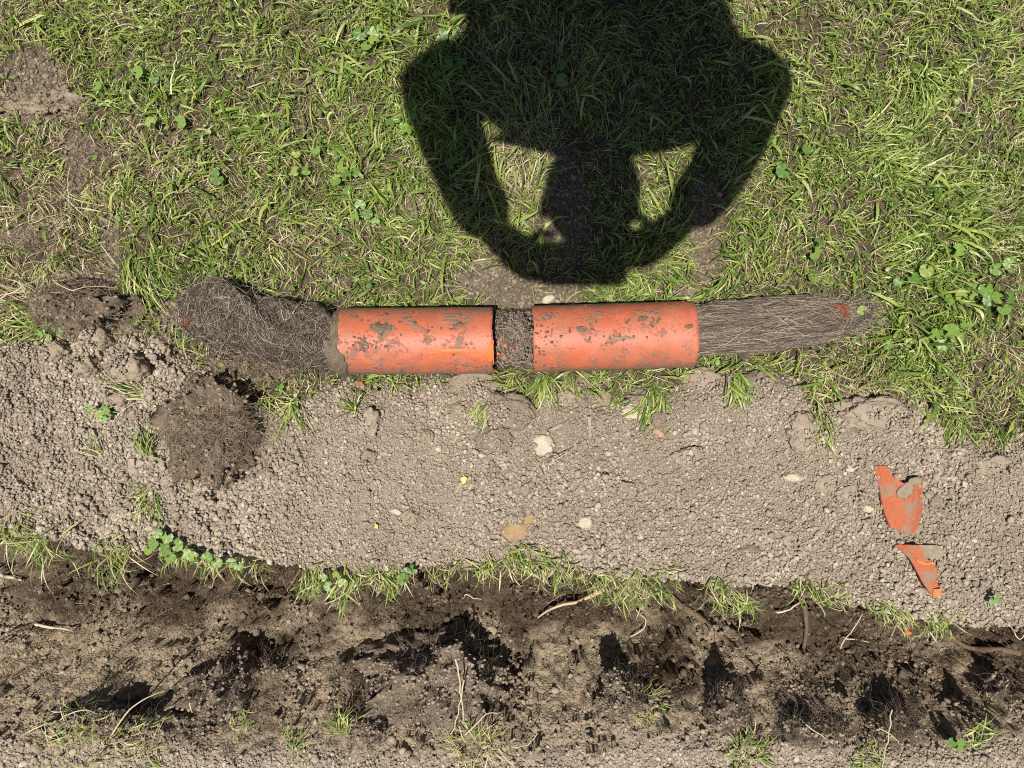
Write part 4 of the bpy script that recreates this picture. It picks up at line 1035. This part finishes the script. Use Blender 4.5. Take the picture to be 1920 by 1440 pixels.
# ------------------------------------------------------------------ broad leaved weeds: each leaf a part
lv, lf = leaf_shape(20)
leaf_meshes = []
for q, cc in enumerate([(0.13, 0.225, 0.04), (0.17, 0.27, 0.055), (0.10, 0.185, 0.035), (0.23, 0.29, 0.06)]):
    me = bpy.data.meshes.new('leaf')
    me.from_pydata([tuple(p) for p in lv], [], [tuple(dict.fromkeys(f)) for f in lf]); me.update()
    a_ = me.attributes.new('tint', 'FLOAT_COLOR', 'POINT')
    for vi in range(len(lv)):
        k_ = 1.0 + 0.12 * math.cos(math.atan2(lv[vi][1], lv[vi][0]) * 7)
        a_.data[vi].color = (*[c_ * k_ for c_ in cc], 1)
    for p in me.polygons: p.use_smooth = True
    me.materials.append(M['grass']); leaf_meshes.append(me)
WEEDS = [ # px, py, [(dx, dy, radius px)], shade index, lift, label
 (275, 190, [(-12, -48, 11), (18, -40, 9), (-90, -26, 9), (14, 44, 10), (62, 40, 12), (30, -50, 8)], 1, 'round leaved weed in the lawn corner beside the bare streak'),
 (695, 66, [(0, 0, 14), (-18, -4, 12), (16, -8, 12), (8, 14, 10), (-8, 16, 10)], 1, 'broad leaved weed at the top of the lawn left of the shadow'),
 (585, 310, [(-28, 12, 9), (-10, 8, 9), (58, 4, 10), (6, -30, 9), (-30, -24, 8), (68, 46, 9)], 3, 'yellowish round leaved weed in the middle of the sunlit lawn'),
 (745, 228, [(-4, -6, 9), (-14, 6, 9), (12, 6, 8), (18, 22, 10), (28, -10, 8)], 1, 'clover like weed at the edge of the person shadow'),
 (650, 330, [(0, 0, 11), (-20, 10, 10), (14, -8, 9), (4, 24, 8)], 2, 'dark leaved weed beside the yellowish one'),
 (685, 400, [(-10, -14, 10), (4, 0, 10), (20, 18, 8), (-18, 10, 8)], 1, 'small leaved weed halfway between lawn shadow and bushy root plug'),
 (410, 335, [(0, 0, 12), (-6, -8, 9)], 2, 'pair of dark green leaves in the straw'),
 (845, 125, [(-18, -56, 12), (-6, 0, 10), (12, 4, 11), (22, -2, 10), (-24, 18, 8)], 2, 'round leaved weed inside the person shadow'),
 (1050, 125, [(0, 0, 10), (6, 28, 12), (-8, 2, 9)], 2, 'round leaved weed near the top of the person shadow'),
 (850, 310, [(0, 0, 12)], 2, 'lone round leaf at the edge of the arm shadow'),
 (1466, 323, [(0, 0, 14), (-20, -58, 10), (40, -40, 9)], 2, 'round leaved weed in the sunny lawn beside the shadow'),
 (1525, 475, [(0, 0, 12), (8, -20, 9), (-4, 46, 9)], 1, 'small leaved weed above the combed roots'),
 (1705, 520, [(0, 0, 12), (22, -12, 13), (-24, 8, 9)], 2, 'large leaved weed in the lawn beyond the combed roots'),
 (1795, 550, [(-20, 14, 10), (0, 6, 12), (26, -4, 13), (46, -8, 14), (70, 10, 12)], 1, 'row of broad weed leaves toward the lawn edge'),
 (1790, 470, [(0, 0, 12), (80, 34, 12), (100, 24, 10)], 1, 'weed with three scalloped leaves in the sunny lawn'),
 (1770, 622, [(0, 0, 15), (-20, 8, 12), (18, 10, 12), (-40, 20, 10), (-6, 24, 11), (30, -16, 9)], 1, 'rosette of big rounded leaves in the lawn'),
 (1680, 630, [(0, 0, 10), (-20, 16, 9), (22, 14, 9), (10, -30, 9)], 3, 'yellowing weed beside the leaf rosette'),
 (1850, 565, [(0, 0, 11), (24, 14, 12), (34, -6, 11)], 2, 'weed with cupped leaves near the edge of the lawn'),
 (325, 1010, [(-20, 0, 12), (0, -10, 12), (18, 6, 11), (-8, 16, 12), (34, 22, 10), (-34, 14, 9), (10, 26, 10), (48, 32, 10), (-14, -18, 9)], 1, 'leafy weed patch on the trench rim'),
 (400, 1040, [(0, 0, 10), (22, 4, 10), (44, 8, 9), (-22, -4, 9), (62, 10, 8)], 1, 'trailing weed along the trench rim beside the leafy patch'),
 (630, 1082, [(-4, 8, 9), (8, -10, 8), (-18, -6, 8), (20, 4, 9)], 1, 'clover cluster on the rim beside the fullest tuft'),
 (766, 1070, [(0, 0, 10), (-6, 10, 11), (10, -6, 9)], 2, 'round leaved weed hanging on the trench rim'),
 (205, 768, [(0, 0, 8), (-10, 8, 8), (12, 6, 8), (-20, -4, 7), (6, 16, 7)], 1, 'small weed seedling in the heap of loose soil'),
 (1800, 1400, [(0, 0, 13), (-8, -6, 10)], 1, 'round leaf standing on the far bank'),
 (90, 610, [(0, 0, 8), (-14, 12, 8), (16, 4, 8), (30, 16, 7), (-4, 22, 7)], 1, 'tiny leaved weed on the sod at the lawn corner'),
 (1565, 590, [(0, 14, 8), (46, -6, 9)], 1, 'two leaves poking up at the tip of the combed roots'),
 (1853, 1123, [(0, 0, 9), (2, -9, 7)], 2, 'single dark green leaf lying on the spoil at the far end'),
]
for i, (cx, cy, lvs, sh, lb) in enumerate(WEEDS):
    x, y = W(cx, cy, 0.02); z = max(Z1(x, y), Z1(x, y + .012))
    root = empty('weed_plant', (x, y, z)); tag(root, lb, 'weed', 'broad leaved weeds')
    P = []
    for q, (dx, dy, rp) in enumerate(lvs):
        lx, ly = dx / PPM, -dy / PPM; gz = Z1(x + lx, y + ly) - z if cy < 900 else 0.0
        h = gz + random.uniform(.020, .034)
        o = obj('leaf', leaf_meshes[(sh + (q % 2) * random.randrange(4)) % 4], None, root, (lx, ly, h), (random.gauss(0, .22), random.gauss(0, .22), random.uniform(0, 6.28)))
        s_ = rp / PPM; o.scale = (s_, s_, s_)
        k = np.linspace(0, 1, 6)
        P.append(np.stack([lx * k, ly * k, h * np.sin(k * 1.57)], -1))
    v, f = tubes(np.array(P), np.full((len(P), 6), .0006), 4)
    obj('stem', raw_mesh('stem', v, f, np.tile((0.14, 0.17, 0.06), (len(v), 1))), M['grass'], root)

# ------------------------------------------------------------------ turned sods and root tufts
def fibres(n, rx, ry, h, Lr, colset, rad=(.0002, .00045), out=0.0, head=None, spread=.7, K=9):
    """roots matted over a dome; a share `out` of them sticks out past its edge toward `head`"""
    a = rng.uniform(0, 6.28, n); rr_ = np.sqrt(rng.uniform(0, 1, n)) * .97
    x0 = np.cos(a) * rx * rr_; y0 = np.sin(a) * ry * rr_
    o_ = rng.uniform(0, 1, n) < out
    hd = rng.uniform(0, 6.28, n)
    if head is not None: hd = np.where(o_, head + rng.normal(0, spread, n), hd)
    k = np.linspace(0, 1, K)[None]; L = rng.uniform(*Lr, n)[:, None]
    ph = rng.uniform(0, 6.28, (n, 1)); cu = rng.normal(0, 1.4, (n, 1)) * np.where(o_, .4, 1.0)[:, None]
    ang = hd[:, None] + cu * k + .6 * np.sin(k * 6 + ph)
    X = x0[:, None] + np.cumsum(np.cos(ang) * L / (K - 1), 1); Y = y0[:, None] + np.cumsum(np.sin(ang) * L / (K - 1), 1)
    d2 = (X / rx) ** 2 + (Y / ry) ** 2
    Zz = h * .95 * np.sqrt(np.clip(1 - d2 * .92, 0.0, 1)) * (1 + .18 * fbm(X * 40 + rx * 99, Y * 40, 9, 2)) + .003 * rng.uniform(0, 1.6, (n, 1)) * (1 + np.sin(k * 5 + ph))
    z0 = Zz[:, :1]; Zz = np.where(o_[:, None], np.maximum(Zz, z0 * (1 - .55 * k ** 2)), Zz)
    P = np.stack([X, Y, Zz], -1) + rng.normal(0, .0007, (n, K, 3))
    R = rng.uniform(*rad, n)[:, None] * np.interp(k[0], [0, 1], [1, .4])[None]
    v, f = tubes(P, R, 3)
    c = np.array(colset)[rng.integers(0, len(colset), n)] * rng.uniform(.75, 1.2, (n, 1))
    return raw_mesh('fine_roots', v, f, np.repeat(c, K * 3, 0))
SROOT = [(0.17, 0.125, 0.085), (0.27, 0.205, 0.14), (0.40, 0.315, 0.215), (0.10, 0.072, 0.05)]
TROOT = [(0.09, 0.066, 0.047), (0.15, 0.112, 0.08), (0.22, 0.17, 0.12), (0.05, 0.037, 0.027)]
SODS = [ # px, py, rx px, ry px, height, fibres, material, fibre colours, label
 (388, 802, 84, 92, .066, 1500, 'sod', SROOT, 'turned over sod covered in fine brown roots on the spoil'),
 (105, 570, 92, 56, .085, 700, 'sod', SROOT, 'thick sod at the lawn corner above the loose heap'),
 (75, 185, 84, 26, .014, 160, 'clod_brown', SROOT, 'bare brown sod strip in the upper lawn corner'),
 (170, 300, 46, 52, .012, 420, 'sod', SROOT, 'reddish dry root mat in the lawn below the bare strip'),
 (45, 440, 60, 30, .020, 360, 'sod', SROOT, 'dark root mat at the lawn side above the thick sod'),
 (480, 690, 90, 26, .016, 420, 'sod', SROOT, 'dry root and straw mat lying below the bushy root plug'),
]
def sod(name, cx, cy, rxp, ryp, h, nf, mt, cs, lb, cat, ztop=None, up=.0, crumbs=120, L=(.012, .05), head=None):
    rx, ry = rxp / PPM, ryp / PPM
    x, y = W(cx, cy, h if ztop is None else ztop); z = Z1(x, y) if ztop is None else ztop - h
    root = empty(name, (x, y, z)); tag(root, lb, cat)
    bm = bmesh.new(); bmesh.ops.create_icosphere(bm, subdivisions=5, radius=1.0)
    off_ = Vector((cx * .013, cy * .017, 0))
    for v in bm.verts:
        p = v.co.copy(); n = mnoise.noise(p * 1.6 + off_) * .42 + mnoise.noise(p * 4 + off_) * .30 + mnoise.noise(p * 9 + off_) * .20 + mnoise.noise(p * 20 + off_) * .10
        p *= 1 + n; lob = 1 + .38 * mnoise.noise(Vector((math.cos(math.atan2(p.y, p.x)) * 1.3, math.sin(math.atan2(p.y, p.x)) * 1.3, cx * .31))); p.x *= lob; p.y *= lob; v.co = (p.x * rx * .92, p.y * ry * .92, p.z * h * .9 if p.z > 0 else p.z * h * .6)
        if p.z > 0: v.co.z += .013 * mnoise.noise(v.co * 38 + off_) + .009 * mnoise.noise(v.co * 85 + off_) + .006 * mnoise.noise(v.co * 170 + off_)
    for f in bm.faces: f.smooth = True
    me = bpy.data.meshes.new('soil_core'); bm.to_mesh(me); bm.free()
    tops = [tuple(v.co) for v in me.vertices if v.co.z > h * .05]
    obj('soil_core', me, M[mt], root)
    o = obj('fine_roots', fibres(nf, rx, ry, h, L, cs, out=up, head=head), M['fibre'], root); o['kind'] = 'stuff'
    if crumbs:
        pos, rad_ = [], []
        for q in range(crumbs):
            pos.append(random.choice(tops)); rad_.append(.0012 + .0040 * random.random() ** 2.2)
        o = obj('stuck_crumbs', crumb_pile('stuck_crumbs', pos, rad_), M['clod' if mt == 'sod_dark' else 'clod_brown'], root); o['kind'] = 'stuff'
    return root
for s_ in SODS:
    sod('turned_sod', *s_, 'sod', crumbs=int(s_[2] * s_[3] * .14), head=-.3, up=.25, L=(.014, .055))
RTUFTS = [
 (820, 1310, 130, 92, .12, 900, 'biggest dark hairy root tuft overhanging the trench'),
 (395, 1325, 66, 56, .11, 420, 'dark round root tuft overhanging the trench at its outer half'),
 (500, 1258, 18, 16, .05, 80, 'small dark root knot in the trench wall'),
 (1180, 1325, 50, 42, .075, 300, 'root tuft with grass on it to one side of the biggest one'),
 (1370, 1348, 40, 40, .035, 620, 'root tuft with long dark vertical hairs under the brown root'),
 (1535, 1385, 76, 28, .032, 700, 'wide low root tuft with dark bristles on the far bank'),
 (1690, 1380, 54, 32, .034, 560, 'bristly root tuft with pale forked root on the far bank'),
 (1900, 1325, 40, 36, .06, 200, 'black shadowed root tuft at the end of the trench'),
 (1845, 1350, 20, 18, .06, 80, 'little root knot beside the last tuft of the trench'),
 (300, 1385, 90, 26, .04, 260, 'low bristly root mat along the far bank'),
 (690, 1385, 40, 26, .05, 160, 'small root knot at the foot of the biggest root tuft'),
 (160, 1360, 70, 22, .03, 160, 'dark root fringe on the far bank near the lower corner'),
]
for (cx, cy, rx, ry, h, nf, lb) in RTUFTS:
    x, y = W(cx, cy, -0.02); zt = min(0.02, Z1(x, y) + h)
    k = (CAM_H - zt) / CAM_H
    sod('root_tuft', cx, cy, rx * k, ry * k, h, int(nf * .55), 'sod_dark', TROOT, lb, 'root tuft', ztop=zt, up=.55, crumbs=int(rx * ry * .26), L=(.012, .055), head=math.pi / 2)

# ------------------------------------------------------------------ single roots and stalks
def strand(name, pts, r0, r1, col, label, cat, mat='fibre', lift=.004, wob=.0012, K=22, group=None, zs=None):
    pts = np.array(pts, float); u = np.linspace(0, 1, len(pts)); t = np.linspace(0, 1, K)
    P = []
    for q in t:
        a, b = np.interp(q, u, pts[:, 0]), np.interp(q, u, pts[:, 1])
        x, y, z = on_ground(a, b); P.append((x, y, z + lift))
    P = np.array(P)
    if zs is not None:
        for i, q in enumerate(t):
            zz = np.interp(q, np.linspace(0, 1, len(zs)), zs); a, b = np.interp(q, u, pts[:, 0]), np.interp(q, u, pts[:, 1]); P[i] = (*W(a, b, zz), zz)
    for i in range(3): P[:, i] = smooth(P[:, i], 6)
    P[:, :2] += np.stack([np.interp(t, np.linspace(0, 1, 8), rng.normal(0, wob, 8)) for _ in range(2)], -1)
    b0 = P[0].copy(); P -= b0
    R = np.linspace(r0, r1, K)
    v, f = tubes(P[None], R[None], 7)
    o = obj(name, raw_mesh(name, v, f, np.tile(col, (len(v), 1))), M[mat], None, tuple(b0)); tag(o, label, cat, group)
    return o
PALE = (0.52, 0.41, 0.29); PINK = (0.50, 0.34, 0.22); STRAWC = (0.44, 0.37, 0.24)
strand('root', [(1008, 1150), (1030, 1136), (1052, 1127), (1085, 1122), (1110, 1110), (1128, 1102)], .0016, .0046, PINK, 'thick pale orange root lying across the trench below the green tuft', 'root', lift=.02)
strand('root', [(1245, 1112), (1300, 1150), (1345, 1185), (1385, 1225), (1428, 1262)], .0075, .0040, (.13, .095, .06), 'smooth brown root running diagonally down the trench wall', 'root', 'bark', lift=.004, K=30)
strand('root', [(1905, 1222), (1860, 1214), (1815, 1216), (1785, 1198), (1770, 1180)], .0065, .0035, (.13, .095, .06), 'smooth brown root at the far end of the trench', 'root', 'bark', lift=.008)
strand('root', [(1505, 1130), (1512, 1165), (1508, 1195), (1502, 1225)], .0055, .003, (.13, .095, .06), 'short brown root hanging straight down the trench wall', 'root', 'bark', lift=.006)
strand('root', [(75, 1165), (100, 1172), (122, 1174), (146, 1181)], .0035, .0012, PALE, 'pale root stub in the outer part of the trench', 'root', lift=.014)
strand('root', [(0, 1074), (30, 1078), (50, 1084)], .004, .002, (.42, .36, .28), 'whitish root at the outer edge of the trench', 'root', lift=.014)
strand('root', [(868, 1120), (874, 1110), (888, 1120), (902, 1120)], .0012, .0008, PALE, 'thin pale rootlet under the low spreading tuft', 'root', lift=.012)
strand('root', [(1180, 1190), (1205, 1178), (1212, 1160), (1190, 1140)], .0014, .0008, PALE, 'thin hooked rootlet in the middle of the trench', 'root', lift=.012)
strand('root', [(1452, 1146), (1480, 1136), (1496, 1122)], .0022, .001, PALE, 'pale rootlet under the dark green tuft', 'root', lift=.014)
strand('root', [(1568, 1208), (1580, 1186), (1600, 1165), (1612, 1138)], .0014, .0008, PALE, 'long pale rootlet crossing below the creeping tuft', 'root', lift=.02)
strand('root', [(1575, 1190), (1600, 1194), (1628, 1203)], .0016, .0008, PALE, 'short pale rootlet crossing the long one', 'root', lift=.014)
strand('root', [(1874, 1160), (1890, 1182), (1900, 1195), (1918, 1170)], .0012, .0008, PALE, 'v shaped rootlet at the far end of the trench', 'root', lift=.02)
strand('root', [(853, 1236), (860, 1270), (866, 1310), (868, 1358)], .0017, .0010, STRAWC, 'straight pale stalk standing on the biggest root tuft', 'stalk', zs=[.05, .04, .03, .02])
strand('root', [(868, 1275), (866, 1310), (855, 1350), (848, 1375)], .0013, .0009, STRAWC, 'second pale stalk crossing the straight one on the biggest root tuft', 'stalk', zs=[.035, .035, .03, .02])
strand('root', [(870, 1378), (900, 1352), (915, 1336), (940, 1334)], .0013, .0008, STRAWC, 'forked straw stalk leaving the straw coloured clump', 'stalk', zs=[.02, .025, .03, .02])
strand('root', [(960, 1400), (985, 1398), (1000, 1388), (1008, 1376)], .0010, .0007, STRAWC, 'curved straw stalk on the far bank', 'stalk', zs=[.015, .02, .02, .02])
strand('root', [(930, 1400), (950, 1422), (966, 1440)], .0014, .0009, STRAWC, 'straw stalk at the bottom edge below the biggest tuft', 'stalk', zs=[.015, .02, .02])
strand('root', [(205, 1385), (235, 1335), (270, 1310), (308, 1296)], .0015, .0008, STRAWC, 'long arched straw stalk beside the dark round root tuft', 'stalk', zs=[.015, .05, .05, .03])
strand('root', [(110, 1352), (140, 1334), (165, 1330), (184, 1340)], .0012, .0008, STRAWC, 'bent straw stalk in the lower corner', 'stalk', zs=[.01, .04, .04, .02])
strand('root', [(355, 1316), (355, 1326), (362, 1338)], .0014, .0008, STRAWC, 'short white rootlet on the dark round root tuft', 'root', zs=[.03, .03, .025])
strand('root', [(1510, 1358), (1535, 1376), (1562, 1394)], .0011, .0008, STRAWC, 'straight pale rootlet on the wide low tuft', 'root', zs=[.03, .03, .025])
strand('root', [(1672, 1330), (1668, 1362), (1662, 1400), (1655, 1435)], .0012, .0008, STRAWC, 'pale forked root on the bristly tuft', 'root', zs=[.03, .035, .03, .02])
strand('root', [(1648, 1366), (1668, 1374), (1686, 1396)], .0010, .0008, STRAWC, 'side branch crossing the pale forked root', 'root', zs=[.03, .035, .025])
strand('twig', [(1030, 858), (1050, 848), (1075, 838), (1096, 822)], .0009, .0007, (.08, .06, .045), 'thin dark strand drawn as a stem shadow below the blocky cream stone', 'twig', lift=.004)  # dark strand painted in for the curved shadow of a thin stem
strand('twig', [(1026, 876), (1042, 860), (1064, 850)], .0009, .0007, (.50, .43, .29), 'thin straw stem beside the dark shadow strand', 'twig', lift=.006)
strand('twig', [(360, 806), (372, 812), (380, 826)], .0014, .0009, (.55, .47, .36), 'pale rootlet lying on the root covered sod', 'root', zs=[.075, .078, .07])
strand('twig', [(330, 852), (360, 852), (395, 852)], .0010, .0007, (.50, .42, .31), 'straight pale rootlet at the foot of the root covered sod', 'root', zs=[.06, .065, .06])
strand('stalk', [(102, 528), (135, 548), (160, 536), (220, 540)], .0010, .0007, STRAWC, 'thin stalk arching over the thick sod shadow', 'stalk', zs=[.07, .09, .08, .04])
strand('stalk', [(0, 560), (40, 540), (80, 520)], .0012, .0008, STRAWC, 'long straw across the thick sod', 'stalk', zs=[.08, .085, .06])
strand('stalk', [(322, 175), (322, 145), (330, 112)], .0015, .0007, (.62, .57, .42), 'white straw stalk in the upper lawn near the round leaved weed', 'stalk', zs=[.03, .035, .03])
strand('stalk', [(128, 390), (128, 350), (130, 312)], .0008, .0006, STRAWC, 'straight dry stalk below the reddish root mat', 'stalk', zs=[.03, .035, .03])

n = 900      # hair roots and straw bits all over the trench floor and the spoil
x = rng.uniform(-1.0, 1.0, n); y = rng.uniform(-0.78, -0.05, n)
pxx, pyy, up, rim, low = masks(x, y); k_ = (pyy > up + 30) & ((pyy > rim) | (rng.uniform(0, 1, n) < .14)); x, y = x[k_], y[k_]; n = len(x)
K = 8; kk = np.linspace(0, 1, K)[None]; L = rng.uniform(.012, .06, n)[:, None]
ang = rng.normal(math.pi / 2, 1.0, n)[:, None] + rng.normal(0, .9, n)[:, None] * kk
X_ = x[:, None] + np.cumsum(np.cos(ang) * L / K, 1); Y_ = y[:, None] + np.cumsum(np.sin(ang) * L / K, 1)
P = np.stack([X_, Y_, height(X_.ravel(), Y_.ravel()).reshape(n, K) + .002 + .012 * rng.uniform(0, 1, (n, 1)) * np.sin(kk * 3.1)], -1)
v, f = tubes(P, rng.uniform(.0002, .0005, (n, 1)) * np.ones((1, K)), 3)
cs = np.array([(.05, .036, .025), (.09, .065, .045), (.30, .24, .17), (.45, .37, .26)])[rng.choice(4, n, p=[.4, .25, .2, .15])]
o = obj('hair_roots', raw_mesh('hair_roots', v, f, np.repeat(cs, K * 3, 0)), M['fibre'])
tag(o, 'fine hair roots strewn over trench and spoil', 'roots', kind='stuff')

# ------------------------------------------------------------------ the person whose shadow falls on the lawn (stands just outside the picture)
def skin(name, verts, edges, radii, root_i, mat, parent, sub=2):
    me = bpy.data.meshes.new(name); me.from_pydata(verts, edges, []); me.update()
    o = obj(name, me, mat, parent)
    md = o.modifiers.new('skin', 'SKIN'); md.use_smooth_shade = True
    sv = me.skin_vertices[0].data
    for i, r_ in enumerate(radii):
        sv[i].radius = r_ if isinstance(r_, tuple) else (r_, r_); sv[i].use_root = (i == root_i)
    s_ = o.modifiers.new('sub', 'SUBSURF'); s_.levels = sub; s_.render_levels = sub
    return o
def chain(*runs):
    """runs of (point, radius); a run starting with an int continues from that vertex"""
    V, E, R = [], [], []
    for run in runs:
        prev = None
        for it in run:
            if isinstance(it, int): prev = it; continue
            V.append(it[0]); R.append(it[1])
            if prev is not None: E.append((prev, len(V) - 1))
            prev = len(V) - 1
    return V, E, R
M['cloth'] = mat_plain('dark jacket', (0.035, 0.040, 0.055), 0.85)
M['trouser'] = mat_plain('work trousers', (0.06, 0.07, 0.10), 0.9)
M['skin'] = mat_plain('skin', (0.50, 0.30, 0.21), 0.55); M['hair'] = mat_plain('short hair', (0.05, 0.035, 0.025), 0.7)
M['boot'] = mat_plain('boots', (0.06, 0.045, 0.03), 0.7); M['phone'] = mat_plain('phone shell', (0.02, 0.02, 0.022), 0.25, 0.5); M['glass'] = mat_plain('lens glass', (0.01, 0.01, 0.015), 0.05, 0.6)
def G(px, py, z):   # the point at height z whose shadow falls on photo pixel px, py
    return ((px - 960) / PPM - SUN_DX * z, (720 - py) / PPM - SUN_DY * z, z)
pers = empty('person', (0.03, 0.82, 0.0)); tag(pers, 'person bending over the lawn with a phone, casting the big shadow', 'person')
def rel(p): return (p[0] - .03, p[1] - .82, p[2])
# joints
pel = (0.03, 0.64, 0.97); wst = G(1128, -40, 1.13); chs = G(1122, 122, 1.30); nck = G(1108, 275, 1.43); hd0 = G(1106, 325, 1.47)
shL = G(890, 162, 1.38); shR = G(1355, 160, 1.38); elL = G(812, 140, 1.14); elR = G(1422, 135, 1.14)
fmL = G(872, 330, 1.25); fmR = G(1352, 320, 1.25)
wrL = G(925, 432, 1.35); wrR = G(1282, 408, 1.35); kn = G(982, 486, 1.385); knR = G(1228, 456, 1.385); tpL = G(1045, 506, 1.392); tpR = G(1160, 488, 1.392)
hd1 = G(1108, 375, 1.50); hd2 = G(1110, 430, 1.485)
def mid(a, b, t=.5): return tuple(a[i] * (1 - t) + b[i] * t for i in range(3))
V, E, R = chain([(rel(pel), (.13, .10)), (rel(wst), (.15, .105)), (rel(chs), (.16, .11)), (rel(nck), .055), (rel(hd0), .054), (rel(hd1), (.078, .085)), (rel(hd2), (.070, .078))],
    [2, (rel(shL), .055), (rel(elL), .042), (rel(fmL), .034), (rel(wrL), .030), (rel(mid(wrL, kn, .6)), (.050, .03)), (rel(kn), (.056, .030)), (rel(tpL), (.046, .026))],
    [2, (rel(shR), .055), (rel(elR), .042), (rel(fmR), .034), (rel(wrR), .030), (rel(mid(wrR, knR, .6)), (.050, .03)), (rel(knR), (.056, .030)), (rel(tpR), (.046, .026))],
    [0, ((-.10, -.17, .90), .09), ((-.12, -.10, .50), .06), ((-.12, .02, .09), .042)], [0, ((.10, -.17, .90), .09), ((.12, -.10, .50), .06), ((.12, .02, .09), .042)])
body = skin('body', V, E, R, 0, M['skin'], pers)
# fingers: five each, curled round the ends of the phone
for nm, k0, sgn in (('L', kn, 1), ('R', knR, -1)):
    for q, (oy, ln) in enumerate(((-.030, .062), (-.012, .072), (.006, .070), (.022, .056))):
        a = (k0[0] + sgn * .012, k0[1] + oy * .9, k0[2] + .004)
        V, E, R = chain([(rel(a), .0095), (rel((a[0] + sgn * ln * .45, a[1] - .004, a[2] + .010)), .0090), (rel((a[0] + sgn * ln * .8, a[1] - .006, a[2] - .002)), .0085), (rel((a[0] + sgn * ln, a[1] - .006, a[2] - .010)), .0075)])
        skin('finger', V, E, R, 0, M['skin'], pers)
    a = (k0[0] + sgn * .005, k0[1] + .022, k0[2] + .002)
    V, E, R = chain([(rel(a), .012), (rel((a[0] + sgn * .022, a[1] + .022, a[2] + .012)), .0105), (rel((a[0] + sgn * .050, a[1] + .016, a[2] + .014)), .009)])
    skin('thumb', V, E, R, 0, M['skin'], pers)
# clothing
V, E, R = chain([(rel(mid(pel, wst, .1)), (.21, .15)), (rel(wst), (.225, .15)), (rel(chs), (.235, .145)), (rel(mid(chs, nck, .75)), (.11, .09))],
    [2, (rel(shL), .085), (rel(elL), .074), (rel(fmL), .058), (rel(mid(fmL, wrL, .95)), .052)],
    [2, (rel(shR), .085), (rel(elR), .074), (rel(fmR), .058), (rel(mid(fmR, wrR, .95)), .052)])
skin('jacket', V, E, R, 0, M['cloth'], pers)
V, E, R = chain([(rel(pel), (.17, .14)), ((-.10, -.17, .88), .105), ((-.12, -.10, .50), .078), ((-.12, .02, .08), .062)], [0, ((.10, -.17, .88), .105), ((.12, -.10, .50), .078), ((.12, .02, .08), .062)])
skin('trousers', V, E, R, 0, M['trouser'], pers)
for s_ in (-1, 1):
    V, E, R = chain([((s_ * .12, .05, .055), (.05, .05)), ((s_ * .125, -.02, .05), (.048, .045)), ((s_ * .13, -.10, .035), (.045, .032))]); skin('boot', V, E, R, 0, M['boot'], pers)
hm = blob('hair', .083, .098, .06, .05, 3, 2, 4); hx = rel(mid(hd0, hd1, .8))
obj('hair', hm, M['hair'], pers, (hx[0], hx[1] + .01, hx[2] - .01), (.3, 0, 0))
obj('nose', blob('nose', .012, .014, .02, .05, 2, 1, 2), M['skin'], pers, (hx[0], hx[1] - .055, hx[2] - .075), (.4, 0, 0))
for s_ in (-1, 1): obj('ear', blob('ear', .008, .02, .026, .1, 2, 1, 2), M['skin'], pers, (hx[0] + s_ * .08, hx[1] - .02, hx[2] - .03))
# phone: its camera looks straight down from where the picture was taken
ph = empty('phone', (0, 0, CAM_H + .006)); tag(ph, 'flat phone held level in both hands above the pipes', 'phone')
bm = bmesh.new(); bmesh.ops.create_cube(bm, size=1, matrix=Matrix.Translation((0.0, 0.004, .004)) @ Matrix.Diagonal((.158, .077, .0078, 1)))
bmesh.ops.bevel(bm, geom=[e for e in bm.edges if abs(e.verts[0].co.z - e.verts[1].co.z) > .004], offset=.010, segments=5, affect='EDGES')
me = bpy.data.meshes.new('shell'); bm.to_mesh(me); bm.free(); obj('shell', me, M['phone'], ph)
bm = bmesh.new(); bmesh.ops.create_cone(bm, cap_ends=True, segments=24, radius1=.007, radius2=.008, depth=.002, matrix=Matrix.Translation((0.0, 0.0, -.001)))
me = bpy.data.meshes.new('lens_ring'); bm.to_mesh(me); bm.free(); obj('lens_ring', me, M['glass'], ph)
